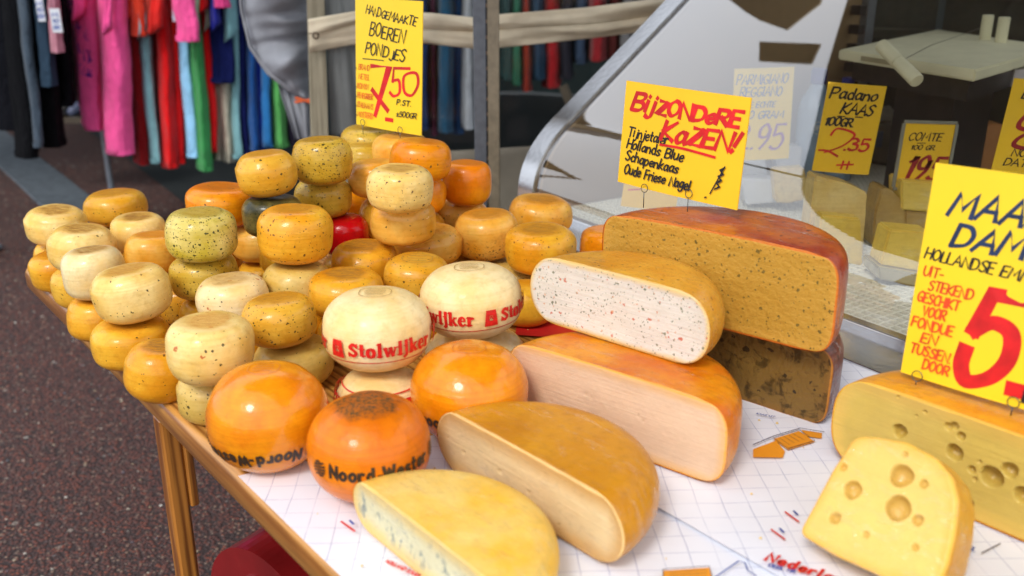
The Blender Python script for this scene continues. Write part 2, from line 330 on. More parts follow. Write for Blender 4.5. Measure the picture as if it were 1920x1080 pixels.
# loose light chips pressed into the asphalt
V = []; Fc = []
M_chip, N, L, b = mat('stone_chips'); gi = N.new('ShaderNodeNewGeometry')
L.new(ramp(N, L, gi.outputs['Random Per Island'], [(0, (.42, .38, .32)), (.25, (.26, .20, .13)), (.45, (.20, .055, .035)), (.65, (.07, .085, .11)), (.8, (.16, .14, .12)), (1, (.55, .52, .46))]), b.inputs['Base Color']); setp(b, Roughness=.7)
for i in range(5200):
    r_ = random.random(); x = -3.6+random.random()*3.6; y = .9+r_*5.2
    s = random.uniform(.0020, .0050)*(1.5 if random.random() < .08 else 1); k = len(V); a0 = random.random()*6
    for j in range(6):
        a = a0+j*PI/3; V.append((x+s*math.cos(a)*random.uniform(.7, 1.2), y+s*math.sin(a)*random.uniform(.6, 1), .001))
    for j in range(6):
        a = a0+j*PI/3; V.append((x+s*.6*math.cos(a), y+s*.6*math.sin(a)*.8, .002+s*.25))
    Fc += [(k+j, k+(j+1) % 6, k+6+(j+1) % 6, k+6+j) for j in range(6)] + [tuple(range(k+6, k+12))]
tag(mesh('stone_chips', V, Fc, M_chip), 'small pale stone chips pressed into the red brown asphalt', 'gravel', kind='stuff')

# ------------------------------------------------------------------ table
tA = Vector((-.851, 1.53, T)); tu = (Vector((-.153, .672, T))-tA).normalized(); tv = Vector((-tu.y, tu.x, 0))   # u along the left edge, v to the right
if tv.x < 0: tv = -tv
ROT_T = math.atan2(tu.y, tu.x)-PI/2
M_wood = wood('varnished_pine', (.50, .235, .050), (.24, .085, .014), 0)
M_wood2 = wood('leg_pine', (.40, .155, .026), (.17, .05, .007), 0)
# vertical grain for the legs
for nd in M_wood2.node_tree.nodes:
    if nd.type == 'MAPPING': s_ = nd.inputs['Scale'].default_value; nd.inputs['Scale'].default_value = (s_[0], s_[0], s_[1])
M_wood3 = wood('dark_red_wood', (.13, .035, .012), (.06, .015, .005), 0)
table = empty('market_table', (tA.x, tA.y, 0), ROT_T); tag(table, 'varnished pine market table with rounded corner carrying the cheeses', 'table')
def tp(u, v, z=T): p = tA+tu*u+tv*v; return Vector((p.x, p.y, z))
W_T, L_T = .86, 2.3
def outline(ins, rad=.045):
    pts = []
    for (cu, cv, a0) in ((0, 0, 180), (0, W_T, 90), (L_T, W_T, 0), (L_T, 0, 270)):
        su = 1 if cu == 0 else -1; sv = 1 if cv == 0 else -1; r = max(rad-ins, .004)
        c_ = (cu+su*rad, cv+sv*rad)
        seq = {(0, 0): (180, 270), (0, 1): (90, 180), (1, 1): (0, 90), (1, 0): (270, 360)}[(0 if cu == 0 else 1, 0 if cv == 0 else 1)]
        rng_ = [seq[1]-(seq[1]-seq[0])*k/6 for k in range(7)]
        for a in rng_: pts.append((c_[0]+r*math.cos(math.radians(a)), c_[1]+r*math.sin(math.radians(a))))
    return pts
bm = bmesh.new(); o_in = outline(.030)
prism(bm, [tp(u, v, T-.022) for u, v in o_in], (0, 0, .022)); bm_mesh('tabletop', bm, M_wood, table, True)
# edge lipping: a rounded moulding around the board
bm = bmesh.new(); prof = [(.030, -.026), (.030, .0015), (.012, .004), (.004, .001), (0, -.006), (0, -.026), (.004, -.034), (.016, -.036)]
rings = []
for ins, dz in prof:
    rings.append([bm.verts.new(tp(u, v, T+dz)) for u, v in outline(ins)])
n = len(rings[0])
for i in range(len(rings)):
    A_ = rings[i]; B_ = rings[(i+1) % len(rings)]
    for k in range(n): bm.faces.new((A_[k], A_[(k+1) % n], B_[(k+1) % n], B_[k]))
bm_mesh('edge_moulding', bm, M_wood, table, True, smooth=True)
# legs: a square post with a thicker knee block that ends in a notch
def leg(u, v, side=1):
    c_ = tp(u, v, 0); bm = bmesh.new(); a = math.atan2(tu.y, tu.x)
    frame_box(bm, Matrix.Translation((c_.x, c_.y, (T-.03)/2)) @ Matrix.Rotation(a, 4, 'Z'), .027, .024, T-.03, .003, 1)
    lg = bm_mesh('leg', bm, M_wood2, table, True)
    bm = bmesh.new(); q = c_ + tu*.0+tv*.0175*side
    frame_box(bm, Matrix.Translation((q.x+tu.x*.004, q.y+tu.y*.004, T-.03-.065)) @ Matrix.Rotation(a, 4, 'Z'), .025, .011, .13, .002, 1)
    me_o = bm_mesh('knee_block', bm, M_wood2, None, False); me_o.parent = lg; me_o.data.transform(FR[table].inverted())
    return lg
leg(.655, .014); leg(.30, W_T-.05, -1); leg(1.95, .022); leg(1.95, W_T-.05, -1)
# scalloped apron under the edge
bm = bmesh.new(); pts = []
nS = 40; u0, u1 = .70, 1.9
for i in range(nS+1):
    t = i/nS; u = u0+(u1-u0)*t
    dep = .030+.038*max(0, math.sin(PI*min(1, (t)/.30)))**1.2 if t < .30 else .030
    pts.append(tp(u, .055, T-.036-dep))
top_ = [tp(u1, .055, T-.03), tp(u0, .055, T-.03)]
prism(bm, pts+top_, tv*.018); bm_mesh('apron', bm, M_wood3, table, True)
bm = bmesh.new(); bar(bm, tp(.30, .05, T-.06), tp(.30, W_T-.05, T-.06), .02, .045); bm_mesh('cross_rail', bm, M_wood3, table, True)

# red guard under the table: curved shell with arched opening and a bar
rg_c = at(532, 1108, .33); M_redp = plain('red_enamel', (.20, .006, .008), .35, 0, .12, 20, Coat_Weight=.4)
rg = empty('wheel_guard', (rg_c.x, rg_c.y, 0), math.radians(-35)); tag(rg, 'red painted curved metal guard with arched opening below the table edge', 'metal guard')
bm = bmesh.new(); NS = 26; ro, ri = .115, .055; zc = .315
A_ = []
for i in range(NS+1):
    a = PI*i/NS
    A_.append([bm.verts.new((r*math.cos(a), y, zc+r*math.sin(a))) for r, y in ((ro, -.05), (ro, .05), (ri, .05), (ri, -.05))])
for i in range(NS):
    for k in range(4): bm.faces.new((A_[i][k], A_[i][(k+1) % 4], A_[i+1][(k+1) % 4], A_[i+1][k]))
bm.faces.new(A_[0]); bm.faces.new(A_[-1][::-1])
bm_mesh('arch', bm, M_redp, rg)
bm = bmesh.new(); box(bm, (-.085, 0, zc/2), (.06, .10, zc)); box(bm, (.085, 0, zc/2), (.06, .10, zc)); bm_mesh('side_plate', bm, M_redp, rg)
bm = bmesh.new(); bar(bm, (-.01, -.045, zc+.07), (.055, -.045, zc-.12), .02, .02); bm_mesh('diagonal_bar', bm, M_redp, rg)
bm = bmesh.new(); tube(bm, [(0, -.03, zc-.06), (0, .03, zc-.06)], .052, 24); bm_mesh('wheel', bm, M_black, rg, smooth=False)

# ------------------------------------------------------------------ paper
pm, N, L, b = mat('printed_paper'); co, ob = coords(N, L, rot=(0, 0, math.radians(-2)))
nz = N.new('ShaderNodeTexNoise'); nz.inputs['Scale'].default_value = 9; L.new(co, nz.inputs['Vector'])
va = N.new('ShaderNodeVectorMath'); va.operation = 'SCALE'; va.inputs['Scale'].default_value = .007; L.new(nz.outputs['Color'], va.inputs[0])
vb = N.new('ShaderNodeVectorMath'); L.new(co, vb.inputs[0]); L.new(va.outputs[0], vb.inputs[1])
sx = N.new('ShaderNodeSeparateXYZ'); L.new(vb.outputs[0], sx.inputs[0]); G = .0245
def gl_(o_, w): return math_n(N, L, 'LESS_THAN', math_n(N, L, 'ABSOLUTE', math_n(N, L, 'SUBTRACT', math_n(N, L, 'FRACT', math_n(N, L, 'DIVIDE', o_, G)), .5)), w)
g = math_n(N, L, 'MAXIMUM', gl_(sx.outputs[0], .015), gl_(sx.outputs[1], .013))
nf = tex_noise(N, L, co, 26, 3); g = math_n(N, L, 'MULTIPLY', g, ramp(N, L, nf, [(.38, .25), (.6, .85)]))
base = ramp(N, L, tex_noise(N, L, co, 6, 3), [(.3, (.76, .79, .88)), (.7, (.82, .84, .92))])
L.new(mix(N, L, g, base, (.27, .31, .50)), b.inputs['Base Color']); setp(b, Roughness=.38, Coat_Weight=.15, Coat_Roughness=.3)
bump(N, L, b, tex_noise(N, L, co, 14, 3), .35, .004); M_paper = pm
M_paper_plain = plain('white_paper', (.80, .80, .84), .45, 0, .03)
def sheet(name, corners, z, m, nx=60, ny=60, amp=.0010, parent=None, sc=7):
    P = [Vector(c_) for c_ in corners]; V = []; Fc = []
    for j in range(ny+1):
        for i in range(nx+1):
            s, t = i/nx, j/ny; p = P[0]*(1-s)*(1-t)+P[1]*s*(1-t)+P[2]*s*t+P[3]*(1-s)*t
            V.append((p.x, p.y, z+amp*(1+noise.noise(Vector((p.x*sc, p.y*sc, z*50)))+.5*noise.noise(Vector((p.x*3*sc, p.y*2*sc, 4))))))
    for j in range(ny):
        for i in range(nx): a = j*(nx+1)+i; Fc.append((a, a+1, a+nx+2, a+nx+1))
    return mesh(name, V, Fc, m, parent, parent is not None, smooth=True)
c0 = at(446, 893, T+.004); d1 = (at(575, 866, T)-at(446, 893, T)).normalized()
pe = c0+tu*1.3
paper = sheet('wrapping_paper', [c0, c0+d1*.30, c0+d1*.30+tu*1.3, pe], T+.0035, M_paper)
tag(paper, 'white wrapping paper with faint blue grid covering the near table', 'wrapping paper')
q0 = c0+d1*.295-tu*.02
paper2 = sheet('wrapping_paper', [q0, q0+d1*.36+tv*.12, q0+d1*.36+tv*.12+tu*1.2, q0+tu*1.25], T+.0060, M_paper)
tag(paper2, 'second gridded paper sheet lying under the holed cheeses at right', 'wrapping paper')
PAPZ = T+.0090

# ------------------------------------------------------------------ stroke lettering
G_ = {}
def gdef(s):
    for line in s.strip().split('\n'):
        k, w, rest = line.split(' ', 2); st = []
        for part in rest.split(';'):
            part = part.strip(); sm = part.startswith('~'); part = part.lstrip('~')
            st.append((sm, [tuple(float(t) for t in p.split(',')) for p in part.split()]))
        G_[k] = (float(w), st)
gdef('''A .7 0,0 .35,1 .7,0; .12,.36 .6,.36
B .6 0,0 0,1; ~0,1 .45,.98 .5,.75 .3,.55 0,.52; ~0,.52 .45,.5 .58,.25 .4,.02 0,0
C .6 ~.6,.85 .35,1 .05,.7 .03,.35 .25,0 .6,.12
D .65 .02,0 0,1; ~0,1 .4,.95 .62,.6 .5,.15 0,0
E .5 .5,1 0,1 0,0 .5,0; 0,.52 .42,.52
F .5 .5,1 0,1 0,0; 0,.52 .42,.52
G .65 ~.6,.88 .35,1 .05,.7 .05,.3 .3,0 .6,.15 .6,.42; .35,.42 .65,.42
H .6 0,0 0,1; .6,0 .6,1; 0,.5 .6,.5
I .15 .05,0 .05,1
J .4 ~.4,1 .4,.3 .25,.0 0,.12
K .6 0,0 0,1; .55,1 0,.45 .6,0
L .45 0,1 0,0 .45,0
M .85 0,0 .12,1 .42,.3 .72,1 .85,0
N .6 0,0 0,1 .6,0 .6,1
O .65 ~.33,1 .05,.75 .03,.3 .3,0 .6,.3 .6,.75 .33,1
P .55 0,0 0,1; ~0,1 .45,.98 .52,.72 .35,.5 0,.48
R .6 0,0 0,1; ~0,1 .45,.98 .52,.72 .35,.5 0,.48; .2,.48 .6,0
S .55 ~.55,.88 .3,1 .05,.78 .25,.55 .5,.35 .4,.05 .2,0 0,.12
T .6 0,1 .62,1; .3,1 .3,0
U .6 ~0,1 .02,.3 .3,0 .58,.3 .6,1
V .6 0,1 .3,0 .6,1
Y .6 0,1 .3,.5 .6,1; .3,.5 .3,0
Z .55 0,1 .55,1 0,0 .6,0
0 .6 ~.32,1 .05,.75 .05,.25 .28,0 .55,.25 .57,.75 .32,1
1 .3 0,.75 .25,1 .2,0
2 .6 ~0,.8 .25,1 .5,.75 .3,.4 0,0; 0,0 .6,.02
3 .55 ~0,.92 .3,1 .48,.78 .2,.55; ~.2,.55 .5,.45 .5,.12 .2,0 0,.1
5 .55 .55,1 .12,1 .08,.55; ~.08,.55 .4,.62 .55,.35 .4,.05 .15,0 0,.1
7 .6 0,1 .6,1 .2,0
9 .55 ~.5,.75 .3,1 .05,.8 .1,.5 .4,.5 .5,.78 .48,.4 .2,0
. .12 .03,.0 .09,.03
, .12 .05,.05 0,-.12
- .4 0,.42 .35,.45
! .2 .15,1 .05,.3; .0,.05 .05,.0
+ .5 0,.4 .5,.42; .25,.7 .25,.15; 0,0 .45,.0
# .6 .1,.1 .2,.9; .35,.1 .5,.9; -.1,.35 .6,.4; -.1,.65 .6,.7
a .5 ~.45,.5 .2,.6 .03,.3 .15,.02 .4,.2 .45,.55; ~.45,.6 .43,.2 .52,0
b .5 0,1 0,.05; ~0,.4 .3,.6 .45,.3 .25,0 0,.05
c .42 ~.42,.5 .2,.6 .03,.3 .2,0 .42,.1
d .5 .45,1 .45,0; ~.45,.45 .2,.6 .03,.3 .2,0 .45,.12
e .45 ~.05,.3 .42,.36 .3,.6 .08,.5 .05,.15 .25,0 .45,.12
g .5 ~.45,.5 .2,.6 .03,.3 .2,.05 .42,.25 .47,.6; ~.47,.6 .45,-.2 .2,-.35 0,-.22
h .5 0,1 0,0; ~0,.4 .25,.6 .42,.4 .45,0
i .15 .06,.6 .05,0; .06,.82 .08,.88
j .25 ~.2,.6 .18,-.15 .05,-.3 -.12,-.22; .2,.82 .22,.88
k .45 0,1 0,0; .4,.6 .02,.25 .45,0
l .15 .04,1 .05,0
m .7 0,.6 0,0; ~0,.4 .2,.6 .32,.4 .34,0; ~.34,.4 .52,.6 .66,.4 .68,0
n .5 0,.6 0,0; ~0,.4 .25,.6 .42,.4 .45,0
o .5 ~.25,.6 .03,.4 .06,.1 .25,0 .45,.2 .43,.5 .25,.6
p .5 0,.6 -.02,-.35; ~0,.4 .25,.6 .45,.35 .25,.0 0,.08
r .35 0,.6 0,0; ~0,.35 .15,.58 .35,.55
s .4 ~.38,.52 .18,.6 .04,.45 .2,.3 .36,.15 .2,0 0,.08
t .35 .15,.95 .14,.08; 0,.6 .35,.6; .14,.08 .3,.02
u .5 ~0,.6 .02,.15 .2,0 .42,.2; .45,.6 .45,0
w .7 0,.6 .18,0 .35,.5 .52,0 .7,.6''')
def catmull(P, n=7):
    if len(P) < 3: return P
    out = []; Q = [P[0]]+list(P)+[P[-1]]
    if P[0] == P[-1]: Q = [P[-2]]+list(P)+[P[1]]
    for i in range(1, len(Q)-2):
        p0, p1, p2, p3 = [np.array(q) for q in Q[i-1:i+3]]
        for k in range(n):
            t = k/n; out.append(tuple(.5*((2*p1)+(-p0+p2)*t+(2*p0-5*p1+4*p2-p3)*t*t+(-p0+3*p1-3*p2+p3)*t**3)))
    out.append(tuple(P[-1])); return out
def resample(P, step):
    out = [P[0]]
    for a, b_ in zip(P[:-1], P[1:]):
        L_ = math.dist(a, b_); n = max(1, int(L_/step))
        for k in range(1, n+1): out.append((a[0]+(b_[0]-a[0])*k/n, a[1]+(b_[1]-a[1])*k/n))
    return out
class Ink:
    """collects pen strokes as flat ribbons in a (u, v) plane"""
    def __init__(s): s.V = []; s.F = []; s.k = 0
    def stroke(s, P, w, smooth=False, brush=.35, step=None):
        w = w*(1.22 if brush else 1)
        if smooth: P = catmull([tuple(p) for p in P])
        if step: P = resample(P, step)
        P = [p for i, p in enumerate(P) if i == 0 or math.dist(p, P[i-1]) > 1e-7]
        if len(P) < 2: return
        s.k += 1; lift = s.k*.00002; n0 = len(s.V)
        for i, p in enumerate(P):
            a = P[max(i-1, 0)]; c_ = P[min(i+1, len(P)-1)]; dx, dy = c_[0]-a[0], c_[1]-a[1]; l = math.hypot(dx, dy) or 1
            nx, ny = -dy/l, dx/l
            # mitre limited by segment direction change
            ang = math.atan2(dy, dx); ww = w*.5*((1-brush)+brush*1.4*abs(math.sin(ang-.5)))
            if i in (0, len(P)-1): ex = (-dx/l if i == 0 else dx/l, -dy/l if i == 0 else dy/l)
            else: ex = (0, 0)
            if 0 < i < len(P)-1:
                b1 = math.atan2(p[1]-a[1], p[0]-a[0]); b2 = math.atan2(c_[1]-p[1], c_[0]-p[0]); dl = abs((b2-b1+PI) % (2*PI)-PI)
                ww *= min(1.5, 1/max(.5, math.cos(dl/2)))
            s.V += [(p[0]+ex[0]*w*.3+nx*ww, p[1]+ex[1]*w*.3+ny*ww, lift), (p[0]+ex[0]*w*.3-nx*ww, p[1]+ex[1]*w*.3-ny*ww, lift)]
        for i in range(len(P)-1): a = n0+2*i; s.F.append((a, a+1, a+3, a+2))
    def text(s, t, x, y, h, w, slant=.12, space=.16, xs=1, rot=0, jit=.03, brush=.35, step=None, width=None):
        adv = 0
        if width:
            tot = sum(((G_[c_][0] if c_ in G_ else .35)+space) for c_ in t)-space; xs = width/(tot*h)
        cr, sr = math.cos(rot), math.sin(rot)
        for c_ in t:
            if c_ == ' ' or c_ not in G_: adv += (.35+space)*h*xs; continue
            gw, st = G_[c_]; jy = random.uniform(-jit, jit)*h; js = 1+random.uniform(-jit, jit)*1.5; jr = random.uniform(-jit, jit)
            for sm, P in st:
                Q = []
                for px, py in P:
                    X = adv+(px+slant*py+jr*py)*h*xs; Y = py*h*js+jy; Q.append((x+X*cr-Y*sr, y+X*sr+Y*cr))
                s.stroke(Q, w, sm, brush, step)
            adv += (gw+space)*h*xs
    def make(s, name, m, parent, mapf, world=True):
        V = [mapf(*v) for v in s.V]; return mesh(name, V, s.F, m, parent, world)

# ------------------------------------------------------------------ cheeses (round)
def prof_r(z, h, p):            # radius fraction at height z
    t = min(1, abs(2*z/h-1)); return (1-t**p)**(1/p)
def round_cheese(name, x, y, z0, D, h, m, p=2.6, dimple=.03, ridge=0, seed=0, tilt=(0, 0), n=56):
    root_me = bpy.data.meshes.new(name); V = []; Fc = []; NL = 26
    V.append((0, 0, 0))
    for j in range(1, NL):
        s = -PI/2+PI*j/NL; cz = math.copysign(abs(math.sin(s))**(2/p), s); cr = abs(math.cos(s))**(2/p)
        for i in range(n):
            a = 2*PI*i/n; wob = 1+(.018 if D > .1 and h > .08 else .045)*noise.noise(Vector((math.cos(a)*1.3+seed*5, math.sin(a)*1.3, cz*1.2)))+.006*noise.noise(Vector((math.cos(a)*4+seed, math.sin(a)*4, cz*4)))
            r = D/2*cr*wob; z = h/2+h/2*cz
            if ridge and cz > .42: r *= .972; 
            if ridge and cz > .42: z -= h*.008
            if cz > .5: z -= h*dimple*max(0, 1-(cr/.72)**2)*1.6
            if cz > .4: z += h*.012*noise.noise(Vector((x*3+r*math.cos(a)*30, r*math.sin(a)*30, seed)))
            V.append((r*math.cos(a), r*math.sin(a), z))
    V.append((0, 0, h-h*dimple*1.6))
    for i in range(n): Fc.append((0, 1+(i+1) % n, 1+i))
    for j in range(NL-2):
        for i in range(n): a = 1+j*n; Fc.append((a+i, a+(i+1) % n, a+n+(i+1) % n, a+n+i))
    a = 1+(NL-2)*n
    for i in range(n): Fc.append((a+i, a+(i+1) % n, len(V)-1))
    root_me.from_pydata(V, [], Fc); root_me.polygons.foreach_set('use_smooth', [True]*len(Fc)); root_me.materials.append(m)
    o = bpy.data.objects.new(name, root_me); COL.objects.link(o); o.location = (x, y, z0); o.rotation_euler = (math.radians(tilt[0]), math.radians(tilt[1]), 0)
    FR[o] = Matrix.Translation((x, y, z0)) @ o.rotation_euler.to_matrix().to_4x4()
    return o
PALE = ((.90, .68, .27), (.82, .50, .10)); WHITE = ((.90, .75, .43), (.84, .58, .22)); GOLD = ((.82, .45, .035), (.74, .30, .010)); ORAN = ((.86, .33, .006), (.76, .21, .003))
HERB = ((.64, .44, .065), (.56, .33, .022)); YEL = ((.76, .44, .050), (.70, .32, .016)); GREEN = ((.78, .63, .22), (.55, .42, .04))
DKH = ((.22, .17, .04), (.035, .035, .015)); RED = ((.62, .004, .008), (.55, .003, .006)); OLIVE = ((.68, .49, .15), (.60, .37, .06)); PEACH = ((.84, .50, .10), (.78, .33, .022))
